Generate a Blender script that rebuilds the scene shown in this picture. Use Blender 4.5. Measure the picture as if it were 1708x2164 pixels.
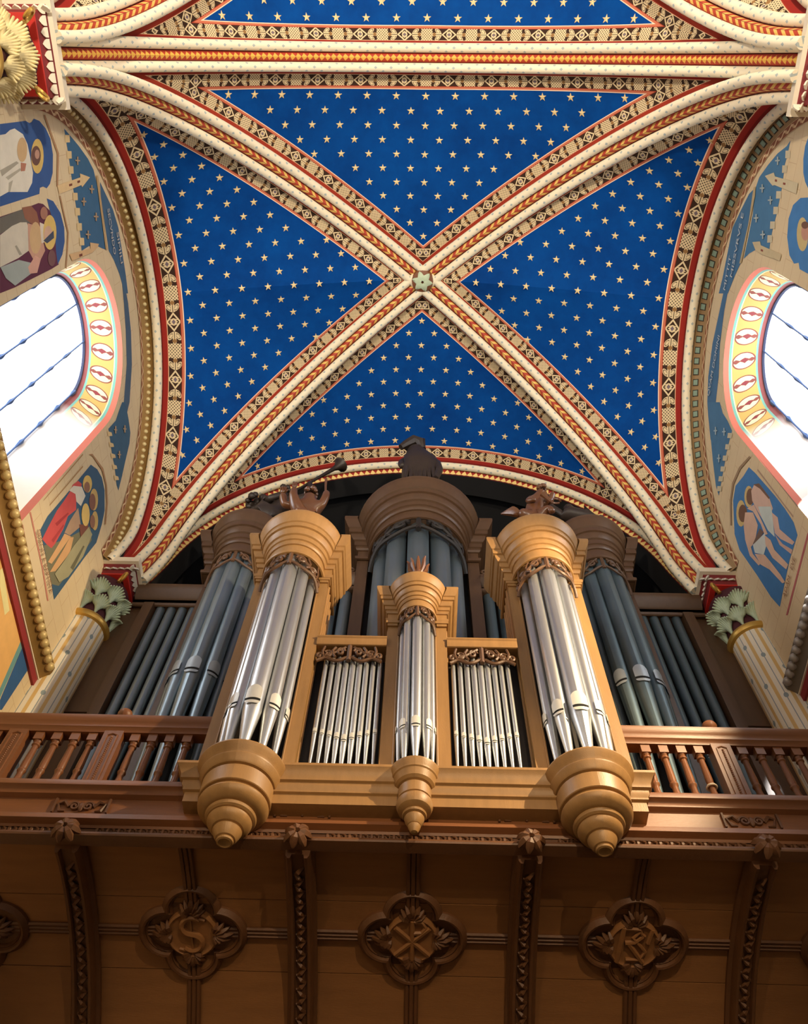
import bpy, math, random
import numpy as np
from mathutils import Vector, Matrix
random.seed(7)
PI = math.pi
for o in list(bpy.data.objects):
    bpy.data.objects.remove(o, do_unlink=True)
SC = bpy.context.scene
COL = SC.collection

# ------------------------------------------------------------------ camera
cam = bpy.data.cameras.new('camera')
cam.sensor_fit = 'HORIZONTAL'
cam.sensor_width = 36.0
cam.lens = 36.0 * 1815.47 / 1708.0
cam.clip_start = 0.05
cam.clip_end = 200
camo = bpy.data.objects.new('camera', cam)
COL.objects.link(camo)
cr = Vector((0.99972764, -0.00766282, 0.02204373))
cu = Vector((-0.01703245, -0.88529955, 0.46470915))
cf = Vector((-0.01595432, 0.46495804, 0.88518895))
camo.matrix_world = Matrix(((cr.x, cu.x, -cf.x, -0.0141), (cr.y, cu.y, -cf.y, 0.0), (cr.z, cu.z, -cf.z, 0.0), (0, 0, 0, 1)))
SC.camera = camo
# ------------------------------------------------------------------ view, world, lights
SC.view_settings.view_transform = 'Standard'
SC.view_settings.look = 'None'
SC.view_settings.gamma = 1.0
SC.view_settings.exposure = 0.0
SC.view_settings.use_curve_mapping = False
w = bpy.data.worlds.new('world')
SC.world = w
w.use_nodes = True
w.node_tree.nodes['Background'].inputs[0].default_value = (0.90, 0.95, 1.0, 1)
w.node_tree.nodes['Background'].inputs[1].default_value = 0.42


def lamp(name, kind, loc, target, energy, color, size=0.3, spot=60, blend=0.4):
    l = bpy.data.lights.new(name, kind)
    l.energy = energy
    l.color = color
    if kind == 'AREA':
        l.shape = 'DISK'
        l.size = size
    else:
        l.shadow_soft_size = size
    if kind == 'SPOT':
        l.spot_size = math.radians(spot)
        l.spot_blend = blend
    o = bpy.data.objects.new(name, l)
    COL.objects.link(o)
    o.location = loc
    d = Vector(target) - Vector(loc)
    o.rotation_euler = d.to_track_quat('-Z', 'Y').to_euler()
    return o


WARM = (1.0, 0.75, 0.44)
CREAMW = (1.0, 0.86, 0.68)
lamp('organ_spotlight', 'SPOT', (3.95, 2.2, 7.7), (0.0, 5.1, 6.3), 2000, WARM, 0.04, 70, 0.4)
lamp('gallery_lamp', 'SPOT', (2.6, -6.0, 4.0), (0.3, 6.4, 3.3), 1700, WARM, 0.05, 31, 0.6)
lamp('gallery_lamp', 'SPOT', (-3.0, -6.0, 3.6), (0.6, 6.4, 3.3), 600, WARM, 0.05, 31, 0.6)
lamp('window_sunbeam', 'SPOT', (4.5, 3.3, 9.6), (3.93, 6.2, 6.4), 2500, (1.0, 0.97, 0.95), 0.03, 11, 0.3)
lamp('vault_fill', 'SPOT', (-3.2, -5.2, 4.2), (0.6, 1.6, 14.0), 2900, CREAMW, 0.35, 80, 0.9)  # two unseen spots added to brighten the vault from below
lamp('vault_fill', 'SPOT', (3.2, -5.2, 4.2), (-0.6, 1.6, 14.0), 2900, CREAMW, 0.35, 80, 0.9)

# ------------------------------------------------------------------ node helpers


class X:
    """a socket in a shader tree with arithmetic"""

    def __init__(s, nt, k):
        s.nt, s.k = nt, k

    def _m(s, op, *a):
        n = s.nt.nodes.new('ShaderNodeMath')
        n.operation = op
        for i, q in enumerate((s,) + a):
            if isinstance(q, X):
                s.nt.links.new(q.k, n.inputs[i])
            else:
                n.inputs[i].default_value = q
        return X(s.nt, n.outputs[0])

    def __add__(s, b): return s._m('ADD', b)
    def __radd__(s, b): return s._m('ADD', b)
    def __sub__(s, b): return s._m('SUBTRACT', b)
    def __rsub__(s, b): return (s * -1.0) + b
    def __mul__(s, b): return s._m('MULTIPLY', b)
    def __rmul__(s, b): return s._m('MULTIPLY', b)
    def __truediv__(s, b): return s._m('DIVIDE', b)
    def lt(s, b): return s._m('LESS_THAN', b)
    def gt(s, b): return s._m('GREATER_THAN', b)
    def abs(s): return s._m('ABSOLUTE')
    def fr(s): return s._m('FRACT')
    def fl(s): return s._m('FLOOR')
    def min(s, b): return s._m('MINIMUM', b)
    def max(s, b): return s._m('MAXIMUM', b)
    def sin(s): return s._m('SINE')
    def sq(s): return s._m('SQRT')
    def inr(s, a, b): return s.gt(a) * s.lt(b)


def mixc(nt, f, a, b):
    n = nt.nodes.new('ShaderNodeMix')
    n.data_type = 'RGBA'
    for i, q in ((0, f), (6, a), (7, b)):
        if isinstance(q, X):
            nt.links.new(q.k, n.inputs[i])
        elif isinstance(q, (int, float)):
            n.inputs[i].default_value = q
        else:
            n.inputs[i].default_value = (q[0], q[1], q[2], 1)
    return X(nt, n.outputs[2])


def uvxy(nt, name='UVMap'):
    n = nt.nodes.new('ShaderNodeUVMap')
    n.uv_map = name
    p = nt.nodes.new('ShaderNodeSeparateXYZ')
    nt.links.new(n.outputs[0], p.inputs[0])
    return X(nt, p.outputs[0]), X(nt, p.outputs[1])


def noise(nt, scale=5.0, detail=4.0, rough=0.55, stretch=None, coord='Object'):
    t = nt.nodes.new('ShaderNodeTexCoord')
    src = t.outputs[coord]
    if stretch:
        mp = nt.nodes.new('ShaderNodeMapping')
        mp.inputs['Scale'].default_value = stretch
        nt.links.new(src, mp.inputs[0])
        src = mp.outputs[0]
    n = nt.nodes.new('ShaderNodeTexNoise')
    n.inputs['Scale'].default_value = scale
    n.inputs['Detail'].default_value = detail
    n.inputs['Roughness'].default_value = rough
    nt.links.new(src, n.inputs['Vector'])
    return X(nt, n.outputs[0])


def lin(c):
    """sRGB 0-255 to linear"""
    r = []
    for q in c:
        q = q / 255.0
        r.append(q / 12.92 if q <= 0.04045 else ((q + 0.055) / 1.055) ** 2.4)
    return tuple(r)


MATS = {}


def mat(name, col, rough=0.6, metal=0.0, var=0.12, vscale=4.0, stretch=None, bump=0.0, bscale=40.0, fn=None, spec=0.5, coat=0.0):
    if name in MATS:
        return MATS[name]
    m = bpy.data.materials.new(name)
    m.use_nodes = True
    nt = m.node_tree
    b = nt.nodes['Principled BSDF']
    b.inputs['Roughness'].default_value = rough
    b.inputs['Metallic'].default_value = metal
    b.inputs['Specular IOR Level'].default_value = spec
    b.inputs['Coat Weight'].default_value = coat
    b.inputs['Coat Roughness'].default_value = 0.25
    c = fn(nt) if fn else None
    if c is None:
        c = col
    if var > 0:
        n = noise(nt, vscale, 5.0, 0.6, stretch)
        f = (n - 0.5) * (2.0 * var) + 1.0
        mm = nt.nodes.new('ShaderNodeVectorMath')
        mm.operation = 'SCALE'
        if isinstance(c, X):
            nt.links.new(c.k, mm.inputs[0])
        else:
            mm.inputs[0].default_value = c[:3]
        nt.links.new(f.k, mm.inputs['Scale'])
        nt.links.new(mm.outputs[0], b.inputs['Base Color'])
    elif isinstance(c, X):
        nt.links.new(c.k, b.inputs['Base Color'])
    else:
        b.inputs['Base Color'].default_value = (c[0], c[1], c[2], 1)
    if bump > 0:
        n = noise(nt, bscale, 4.0, 0.6, stretch)
        bp = nt.nodes.new('ShaderNodeBump')
        bp.inputs['Strength'].default_value = bump
        bp.inputs['Distance'].default_value = 0.01
        nt.links.new(n.k, bp.inputs['Height'])
        nt.links.new(bp.outputs[0], b.inputs['Normal'])
    MATS[name] = m
    return m


def paint(rgb, rough=0.75, var=0.10, vs=7.0):
    return mat('paint_%d_%d_%d' % tuple(rgb), lin(rgb), rough, 0, var, vs)


# ------------------------------------------------------------------ mesh helpers
def tag(o, label=None, cat=None, group=None, kind=None):
    if label:
        o['label'] = label
    if cat:
        o['category'] = cat
    if group:
        o['group'] = group
    if kind:
        o['kind'] = kind
    return o


def empty(name, loc=(0, 0, 0), parent=None):
    o = bpy.data.objects.new(name, None)
    o.empty_display_size = 0.2
    COL.objects.link(o)
    o.location = loc
    if parent:
        o.parent = parent
    return o


def link(name, me, parent=None, loc=None, rot=None, scale=None):
    o = bpy.data.objects.new(name, me)
    COL.objects.link(o)
    if parent:
        o.parent = parent
        # positions below are given in world space; parents are unrotated empties
        pl = parent.location.copy()
        if parent.parent:
            pl = pl + parent.parent.location
        o.location = -pl
    if loc is not None:
        o.location = Vector(o.location) + Vector(loc)
    if rot is not None:
        o.rotation_euler = rot
    if scale is not None:
        o.scale = scale
    return o


def mkmesh(name, V, F, mats, uv=None, uvs=None, midx=None, smooth=True, angle=38):
    me = bpy.data.meshes.new(name)
    me.from_pydata([tuple(v) for v in V], [], F)
    if not isinstance(mats, (list, tuple)):
        mats = [mats]
    for m in mats:
        me.materials.append(m)
    maps = dict(uvs or {})
    if uv is not None:
        maps['UVMap'] = uv
    li = np.empty(len(me.loops), dtype=np.int32)
    me.loops.foreach_get('vertex_index', li)
    for k, u in maps.items():
        lay = me.uv_layers.new(name=k)
        a = np.asarray(u, dtype=np.float32)[li]
        lay.data.foreach_set('uv', a.ravel())
    if midx is not None:
        me.polygons.foreach_set('material_index', np.asarray(midx, dtype=np.int32))
    me.validate()
    me.update()
    if smooth:
        me.polygons.foreach_set('use_smooth', np.ones(len(me.polygons), dtype=bool))
        me.set_sharp_from_angle(angle=math.radians(angle))
    return me


class MB:
    """collects shapes into one mesh"""

    def __init__(s):
        s.V, s.F, s.U, s.M = [], [], [], []

    def add(s, V, F, U=None, m=0):
        n = len(s.V)
        s.V += [tuple(v) for v in V]
        s.U += [tuple(u) for u in (U if U is not None else [(0, 0)] * len(V))]
        s.F += [tuple(i + n for i in f) for f in F]
        s.M += [m] * len(F)
        return s

    def box(s, x0, x1, y0, y1, z0, z1, m=0):
        V = [(x0, y0, z0), (x1, y0, z0), (x1, y1, z0), (x0, y1, z0), (x0, y0, z1), (x1, y0, z1), (x1, y1, z1), (x0, y1, z1)]
        F = [(0, 3, 2, 1), (4, 5, 6, 7), (0, 1, 5, 4), (1, 2, 6, 5), (2, 3, 7, 6), (3, 0, 4, 7)]
        U = [(v[0] + v[1], v[2]) for v in V]
        return s.add(V, F, U, m)

    def lathe(s, prof, c=(0, 0), n=32, a0=0.0, a1=2 * PI, m=0, z0=0.0, cap=False):
        """prof [(r,z)] about vertical axis at c; angle 0 = -Y, positive to +X"""
        V, F, U = [], [], []
        L = len(prof)
        for i in range(n + 1):
            a = a0 + (a1 - a0) * i / n
            for r, z in prof:
                V.append((c[0] + r * math.sin(a), c[1] - r * math.cos(a), z + z0))
                U.append((a, z))
        for i in range(n):
            for j in range(L - 1):
                q = i * L + j
                F.append((q, q + L, q + L + 1, q + 1))
        s.add(V, F, U, m)
        return s

    def tube(s, pts, rad, n=8, m=0, cap=True):
        pts = [Vector(p) for p in pts]
        if not hasattr(rad, '__len__'):
            rad = [rad] * len(pts)
        V, F, U = [], [], []
        up = Vector((0, 0, 1))
        prev = None
        L = 0.0
        for i, p in enumerate(pts):
            t = (pts[min(i + 1, len(pts) - 1)] - pts[max(i - 1, 0)])
            if t.length < 1e-9:
                t = Vector((0, 0, 1))
            t.normalize()
            if prev is None:
                a = up if abs(t.dot(up)) < 0.9 else Vector((1, 0, 0))
                x = t.cross(a).normalized()
            else:
                x = (prev - t * prev.dot(t))
                x = x.normalized() if x.length > 1e-6 else t.orthogonal().normalized()
            y = t.cross(x)
            prev = x
            if i:
                L += (p - pts[i - 1]).length
            for k in range(n):
                a = 2 * PI * k / n
                V.append(p + (x * math.cos(a) + y * math.sin(a)) * rad[i])
                U.append((L, k / n))
        for i in range(len(pts) - 1):
            for k in range(n):
                F.append((i * n + k, i * n + (k + 1) % n, (i + 1) * n + (k + 1) % n, (i + 1) * n + k))
        if cap:
            F.append(tuple(range(n))[::-1])
            q = (len(pts) - 1) * n
            F.append(tuple(range(q, q + n)))
        return s.add(V, F, U, m)

    def poly(s, P3, thick=None, m=0):
        """planar polygon, optional extrusion vector"""
        n = len(P3)
        if thick is None:
            return s.add(P3, [tuple(range(n))], [(p[1], p[2]) for p in P3], m)
        t = Vector(thick)
        V = [Vector(p) for p in P3] + [Vector(p) + t for p in P3]
        F = [tuple(range(n))[::-1], tuple(range(n, 2 * n))]
        F += [(i, (i + 1) % n, n + (i + 1) % n, n + i) for i in range(n)]
        return s.add(V, F, None, m)

    def ball(s, c, r, nu=10, nv=6, m=0, sc=(1, 1, 1)):
        V, F = [], []
        for j in range(nv + 1):
            b = -PI / 2 + PI * j / nv
            for i in range(nu):
                a = 2 * PI * i / nu
                V.append((c[0] + r * sc[0] * math.cos(a) * math.cos(b), c[1] + r * sc[1] * math.sin(a) * math.cos(b), c[2] + r * sc[2] * math.sin(b)))
        for j in range(nv):
            for i in range(nu):
                F.append((j * nu + i, j * nu + (i + 1) % nu, (j + 1) * nu + (i + 1) % nu, (j + 1) * nu + i))
        return s.add(V, F, None, m)

    def planpath(s, path, prof, m=0, capends=False):
        """sweep profile [(offset outward, z)] along plan polyline path [(x,y)], mitred; outward = right of travel"""
        n = len(path)
        P = [Vector((p[0], p[1])) for p in path]
        V, F, U = [], [], []
        L = len(prof)
        al = 0
        for i in range(n):
            ds = []
            if i > 0:
                ds.append((P[i] - P[i - 1]).normalized())
            if i < n - 1:
                ds.append((P[i + 1] - P[i]).normalized())
            ns = [Vector((d.y, -d.x)) for d in ds]
            if len(ns) == 2:
                b = (ns[0] + ns[1])
                k = max(1 + ns[0].dot(ns[1]), 0.15)
                nn = b / k
            else:
                nn = ns[0]
            if i:
                al += (P[i] - P[i - 1]).length
            pl = 0
            for j, (o_, z) in enumerate(prof):
                V.append((P[i].x + nn.x * o_, P[i].y + nn.y * o_, z))
                if j:
                    pl += math.hypot(o_ - prof[j - 1][0], z - prof[j - 1][1])
                U.append((al, pl))
        for i in range(n - 1):
            for j in range(L - 1):
                q = i * L + j
                F.append((q, q + L, q + L + 1, q + 1))
        if capends:
            F.append(tuple(range(L)))
            F.append(tuple(range((n - 1) * L, n * L))[::-1])
        return s.add(V, F, U, m)

    def me(s, name, mats, smooth=True, angle=38):
        return mkmesh(name, s.V, s.F, mats, uv=s.U, midx=s.M, smooth=smooth, angle=angle)

    def obj(s, name, mats, parent=None, smooth=True, angle=38):
        return link(name, s.me(name, mats, smooth, angle), parent)


def star_pts(r, ri, n=5, rot=PI / 2):
    return [((r if i % 2 == 0 else ri) * math.cos(rot + PI * i / n), (r if i % 2 == 0 else ri) * math.sin(rot + PI * i / n)) for i in range(2 * n)]


def arcpts(c, r, a0, a1, n):
    return [(c[0] + r * math.cos(a0 + (a1 - a0) * i / n), c[1] + r * math.sin(a0 + (a1 - a0) * i / n)) for i in range(n + 1)]


def text_mesh(s, size, depth, name):
    """returns list verts, faces of extruded text in xy plane, centred"""
    cu_ = bpy.data.curves.new(name, 'FONT')
    cu_.body = s
    cu_.size = size
    cu_.extrude = depth
    cu_.align_x = 'CENTER'
    cu_.align_y = 'CENTER'
    cu_.resolution_u = 3
    o = bpy.data.objects.new(name, cu_)
    COL.objects.link(o)
    dg = bpy.context.evaluated_depsgraph_get()
    me = bpy.data.meshes.new_from_object(o.evaluated_get(dg))
    V = [v.co.copy() for v in me.vertices]
    F = [tuple(p.vertices) for p in me.polygons]
    bpy.data.objects.remove(o, do_unlink=True)
    bpy.data.meshes.remove(me)
    return V, F


# ------------------------------------------------------------------ materials
def m_rollpaint(nt):
    u, v = uvxy(nt)
    k = (u / 0.23)
    row = v / 0.055
    sh = (row.fl() * 0.5).fr()
    cu_ = (k + sh).fr() - 0.5
    cv = row.fr() - 0.5
    d = cu_.abs() * 3.4 + cv.abs()
    spot = d.lt(0.38)
    return mixc(nt, spot, lin((238, 226, 196)), lin((172, 182, 178)))


def m_chevron(nt):
    u, v = uvxy(nt)          # v across, centre 0, +-0.065
    a = v.abs()
    k = (u / 0.14 + a * 11.0).fr()
    c = mixc(nt, k.lt(0.46), lin((178, 62, 36)), lin((226, 186, 96)))
    c = mixc(nt, a.gt(0.046), c, lin((150, 52, 34)))
    c = mixc(nt, a.gt(0.058), c, lin((70, 26, 20)))
    return mixc(nt, a.lt(0.003), c, lin((120, 40, 28)))


def m_diamond(nt):
    u, v = uvxy(nt)
    a = v.abs()
    k = ((u / 0.088).fr() - 0.5).abs() * 2.0
    dd = k + a / 0.045
    c = mixc(nt, dd.lt(1.0), lin((176, 58, 34)), lin((222, 172, 72)))
    c = mixc(nt, a.gt(0.05), c, lin((150, 46, 30)))
    return mixc(nt, a.gt(0.06), c, lin((70, 26, 20)))


def m_zigzag(nt):
    u, v = uvxy(nt)          # v 0..0.11
    k = ((u / 0.105).fr() - 0.5).abs() * 2.0
    t = v / 0.085
    c = mixc(nt, (k + t).lt(1.0), lin((158, 40, 32)), lin((240, 208, 130)))
    return mixc(nt, v.gt(0.09), c, lin((96, 24, 22)))


def m_web(arch_half, arch_red, sc=1.0):
    def fn(nt):
        sd, dd = uvxy(nt, 'uvdiag')
        sa, da = uvxy(nt, 'uvarch')
        dd = dd - 0.185
        da = da - arch_half
        da2 = (da - (arch_red - 0.035)) * (1.0 / sc)
        sa = sa * (1.0 / sc)
        isd = dd.lt(da2)
        d = dd.min(da2)
        s = sd * isd + sa * (1.0 - isd)
        n1 = noise(nt, 1.3, 5.0, 0.6)
        n2 = noise(nt, 7.0, 4.0, 0.6)
        blue = mixc(nt, (n1 * 0.75 + n2 * 0.35 - 0.1), lin((0, 40, 104)), lin((2, 84, 166)))
        # ornament
        P_ = 0.62
        q = ((s / P_).fr() - 0.5) * P_
        v = d - 0.117
        aq, av = q.abs(), v.abs()
        CR, DK, MD = lin((222, 200, 158)), lin((62, 44, 34)), lin((150, 112, 70))
        # knot lattice around q=0.31 (ends of period)
        e = aq * -1.0 + 0.31
        g1 = ((e + v) / 0.036).fr() - 0.5
        g2 = ((e - v) / 0.036).fr() - 0.5
        hole = (g1.abs().max(g2.abs())).lt(0.24)
        knot = e.lt(0.078) * (1.0 - hole)
        # diamond with lily in the middle
        r = aq / 0.105 + av / 0.085
        ring = r.inr(0.74, 1.0)
        lily = (((aq - 0.022).abs() / 0.018 + av / 0.05).lt(1.0)).max((aq / 0.018 + (av - 0.02).abs() / 0.03).lt(1.0))
        # leaf pairs between
        el = aq - 0.155
        rot = el * 0.8 + av * 0.6
        rt2 = av * 0.8 - el * 0.6
        lf = ((rot - 0.024) / 0.05)
        lf2 = (rt2 - 0.034) / 0.026
        rr = lf * lf + lf2 * lf2
        leaf = rr.lt(1.0) * (1.0 - rr.inr(0.30, 0.52))
        stem = (av - 0.012).abs().lt(0.008) * aq.inr(0.105, 0.235)
        c = mixc(nt, knot.max(ring).max(leaf).max(stem), DK, CR)
        c = mixc(nt, lily, c, CR)
        c = mixc(nt, (aq / 0.028 + av / 0.022).lt(1.0), c, lin((120, 104, 110)))
        c = mixc(nt, ((aq - 0.205).abs() / 0.03 + av / 0.03).lt(1.0), c, MD)
        RED, PINK = lin((160, 58, 40)), lin((198, 112, 84))
        c = mixc(nt, d.lt(0.036), c, RED)
        c = mixc(nt, d.inr(0.036, 0.043), c, lin((232, 190, 150)))
        c = mixc(nt, d.gt(0.192), c, PINK)
        c = mixc(nt, d.inr(0.192, 0.199), c, RED)
        c = mixc(nt, d.gt(0.226), c, lin((240, 214, 184)))
        c = mixc(nt, d.gt(0.237), c, blue)
        c = mixc(nt, d.lt(0.028) * (1.0 - isd), c, lin((150, 44, 36)))
        return mixc(nt, d.lt(-0.02), c, lin((120, 36, 30)))
    return fn


def m_shaft(nt):
    u, v = uvxy(nt)          # u angle, v z
    k = (u / (PI / 6.0)).fr()
    c = mixc(nt, (k - 0.5).abs().lt(0.13), lin((244, 236, 214)), lin((226, 190, 122)))
    e = ((k + 0.5).fr() - 0.5).abs()
    c = mixc(nt, e.lt(0.035), c, lin((158, 166, 166)))
    row = ((u / (PI / 6.0) + 0.5).fl() * 0.37).fr()
    kv = ((v / 0.72 + row).fr() - 0.5).abs()
    dot = ((e / 0.17) * (e / 0.17) + (kv / 0.055) * (kv / 0.055)).lt(1.0)
    return mixc(nt, dot, c, lin((150, 164, 164)))


def m_reveal(nt):
    u, v = uvxy(nt)          # u along the jamb, v 0 wall edge .. 1 glass edge
    YEL, RD, CRM = lin((184, 152, 80)), lin((120, 56, 46)), lin((226, 212, 160))
    q = (u / 0.38).fr() - 0.5
    vv = (v - 0.5)
    r = ((q * 0.38) * (q * 0.38) + (vv * 0.46) * (vv * 0.46)).sq()
    c = mixc(nt, r.lt(0.135), YEL, CRM)
    c = mixc(nt, r.inr(0.118, 0.135), c, RD)
    th = (q * 26.0).sin() * 0.03
    fl = ((q * 0.38).abs() / 0.05 + (vv * 0.46 - 0.01).abs() / 0.07 + th * 4.0)
    c = mixc(nt, fl.lt(0.9), c, lin((122, 40, 46)))
    q2 = ((q + 0.5).fr() - 0.5)
    c = mixc(nt, ((q2 * 0.38).abs() / 0.035 + (vv.abs() * 0.46 - 0.09).abs() / 0.06).lt(1.0), c, RD)
    c = mixc(nt, v.lt(0.21), c, lin((104, 160, 146)))
    c = mixc(nt, v.inr(0.19, 0.215), c, CRM)
    c = mixc(nt, v.lt(0.13), c, lin((190, 104, 84)))
    c = mixc(nt, v.gt(0.79), c, lin((104, 160, 146)))
    c = mixc(nt, v.gt(0.84), c, lin((128, 62, 60)))
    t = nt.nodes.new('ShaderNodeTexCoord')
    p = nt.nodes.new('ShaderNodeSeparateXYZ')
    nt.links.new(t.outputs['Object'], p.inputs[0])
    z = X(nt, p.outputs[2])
    glare = ((z * -1.0 + 10.75) / 0.55).max(0.0).min(1.0) * v.gt(0.13)  # window glare put into the colour: the pattern whitens lower down
    return mixc(nt, glare, c, lin((242, 238, 230)))


def m_scroll(nt):
    u, v = uvxy(nt)          # v 0..1 across band
    wv = (u * 30.0).sin() * 0.22 + 0.5
    c = mixc(nt, (v - wv).abs().lt(0.14), lin((140, 84, 56)), lin((226, 200, 160)))
    k = ((u / 0.2094).fr() - 0.5).abs()
    c = mixc(nt, (k * 3.0 + (v - 0.5).abs() * 1.3).lt(0.42), c, lin((206, 170, 130)))
    return mixc(nt, (v - 0.5).abs().gt(0.44), c, lin((216, 190, 150)))


def m_stonecourse(nt):
    t = nt.nodes.new('ShaderNodeTexCoord')
    p = nt.nodes.new('ShaderNodeSeparateXYZ')
    nt.links.new(t.outputs['Object'], p.inputs[0])
    y, z = X(nt, p.outputs[1]), X(nt, p.outputs[2])
    r = z / 0.24
    j1 = r.fr().lt(0.035)
    j2 = ((y / 0.5 + (r.fl() * 0.5).fr()).fr()).lt(0.015)
    return mixc(nt, j1.max(j2) * 0.5, lin((222, 202, 164)), lin((188, 150, 110)))


OAK = mat('oak_wood', lin((156, 118, 72)), 0.42, 0, 0.22, 3.0, (6, 6, 0.6), 0.12, 30, coat=0.0)
OAKD = mat('carved_oak_wood', lin((98, 68, 44)), 0.42, 0, 0.25, 9.0, None, 0.2, 40)
WAL = mat('dark_walnut_wood', lin((84, 60, 40)), 0.42, 0, 0.25, 3.0, (6, 6, 0.6), 0.12, 30)
WALX = mat('dark_walnut_wood_rail', lin((128, 80, 46)), 0.42, 0, 0.25, 3.0, (0.6, 6, 6), 0.12, 30)
COVE = mat('brown_panel_wood', lin((144, 98, 58)), 0.5, 0, 0.25, 2.2, (0.8, 5, 5), 0.12, 24)
COVER = mat('dark_carved_rib_wood', lin((100, 64, 38)), 0.5, 0, 0.25, 6.0, None, 0.25, 36)
BLACKW = mat('very_dark_wood', lin((36, 29, 24)), 0.6, 0, 0.25, 5.0)  # very dark brown for the panels behind the pipes and one frieze
TIN = mat('polished_tin', (0.60, 0.62, 0.63), 0.36, 0.85, 0.06, 2.0)
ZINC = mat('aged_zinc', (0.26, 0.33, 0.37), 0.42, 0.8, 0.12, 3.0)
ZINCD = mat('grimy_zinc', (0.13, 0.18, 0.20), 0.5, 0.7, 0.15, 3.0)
LIP1 = mat('burnished_tin_lip', (0.72, 0.71, 0.66), 0.45, 0.25, 0.05, 2.0)
LIP2 = mat('burnished_zinc_lip', (0.40, 0.46, 0.50), 0.45, 0.35, 0.1, 2.0)
LIPS = {'polished_tin': LIP1, 'aged_zinc': LIP2, 'grimy_zinc': LIP2}
SLIT = mat('mouth_slit_black', (0.004, 0.004, 0.004), 0.9, 0, 0)
ROLL = mat('white_roll_paint', None, 0.7, 0, 0.06, 3.0, fn=m_rollpaint)
CHEV = mat('red_yellow_chevron_paint', None, 0.65, 0, 0.1, 5.0, fn=m_chevron)
DIAM = mat('red_gold_diamond_paint', None, 0.65, 0, 0.1, 5.0, fn=m_diamond)
ZIG = mat('red_yellow_sawtooth_paint', None, 0.65, 0, 0.1, 5.0, fn=m_zigzag)
WEBT = mat('blue_starry_vault_paint', None, 0.8, 0, 0.05, 2.0, fn=m_web(0.185, 0.035), spec=0.1)
WEBS = mat('blue_starry_vault_paint_side', None, 0.8, 0, 0.05, 2.0, fn=m_web(0.075, 0.055, 1.35), spec=0.1)
GOLDSTAR = mat('gilt_star', lin((232, 206, 150)), 0.5, 0.25, 0.08)
GOLD = mat('gilding', lin((206, 164, 78)), 0.35, 0.55, 0.2, 8.0)
GOLDD = mat('dull_gilding', lin((150, 116, 62)), 0.5, 0.3, 0.25, 8.0)
SHAFT = mat('striped_column_paint', None, 0.6, 0, 0.05, 2.0, fn=m_shaft)
LEAFM = mat('pale_green_gilt_leaf_paint', lin((188, 204, 172)), 0.55, 0, 0.22, 9.0)
LEAFG = mat('gilt_cream_leaf_paint', lin((224, 206, 150)), 0.5, 0.1, 0.22, 9.0)
REDP = mat('vermilion_paint', lin((200, 46, 36)), 0.55, 0, 0.1, 5.0)
CREAMP = mat('cream_paint', lin((232, 220, 196)), 0.6, 0, 0.08, 5.0)
WALLM = mat('painted_stone_wall', None, 0.85, 0, 0.10, 2.0, fn=m_stonecourse)
DARKWALL = mat('near_black_recess_wall', lin((17, 16, 16)), 0.9, 0, 0.3, 3.0)  # near-black tone for the back wall and the blackened arch soffit
FLOORM = mat('grey_stone_floor', lin((140, 130, 118)), 0.7, 0, 0.2, 1.5)
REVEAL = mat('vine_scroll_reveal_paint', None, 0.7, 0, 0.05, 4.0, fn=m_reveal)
SCROLL = mat('wave_scroll_band_paint', None, 0.7, 0, 0.1, 4.0, fn=m_scroll)
SILLM = mat('white_plaster_sill', lin((240, 236, 228)), 0.8, 0, 0.04)
IRON = mat('window_iron', lin((70, 100, 150)), 0.6, 0.2, 0.05)
RAGS = mat('deep_maroon_paint', lin((74, 22, 30)), 0.7)
SCULP = mat('dark_bronzed_oak', lin((104, 66, 40)), 0.32, 0, 0.3, 9.0, None, 0.2, 40, coat=0.3)
SCULPD = mat('blackened_oak', lin((50, 40, 33)), 0.45, 0, 0.3, 9.0, None, 0.2, 40)


def glow(name, col, e):
    m = bpy.data.materials.new(name)
    m.use_nodes = True
    nt = m.node_tree
    b = nt.nodes['Principled BSDF']
    n = noise(nt, 2.5, 3.0, 0.5)
    c = mixc(nt, n, (col[0] * 0.96, col[1] * 0.97, col[2]), col)
    nt.links.new(c.k, b.inputs['Emission Color'])
    b.inputs['Emission Strength'].default_value = e
    b.inputs['Base Color'].default_value = (0.9, 0.93, 1, 1)
    b.inputs['Roughness'].default_value = 0.4
    return m


GLASS = glow('bright_daylit_glass', (0.93, 0.96, 1.0), 7.0)

# ------------------------------------------------------------------ vault geometry
YN, YF = -0.04, 6.42          # rib planes of this bay
YK = 3.19
ZS = 9.80                     # springing
XS = 3.78
ZARCH, ZKEY = 13.88, 14.36    # web heights at transverse crown and at key
XW, ZW = 4.02, 12.82          # wall arch plane and crown


def curve_arch(sx, y, n=60, z0=ZS - 0.05, zc=ZARCH):
    th = np.linspace(0, PI / 2, n)
    return np.stack([sx * XS * np.cos(th), np.full(n, y), z0 + (zc - z0) * np.sin(th)], 1)


def curve_diag(sx, sy, yk, n=60):
    th = np.linspace(0, PI / 2, n)
    y0 = yk + sy * (YK - YN - 0.20)
    return np.stack([sx * (XS - 0.06) * np.cos(th), yk + (y0 - yk) * np.cos(th), ZS - 0.05 + (ZKEY - ZS + 0.05) * np.sin(th)], 1)


def curve_wall(sx, sy, yk, n=60):
    th = np.linspace(0, PI / 2, n)
    return np.stack([np.full(n, sx * XW), yk - 0.06 + sy * 2.90 * np.cos(th), ZS + (ZW - ZS) * np.sin(th)], 1)


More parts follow.
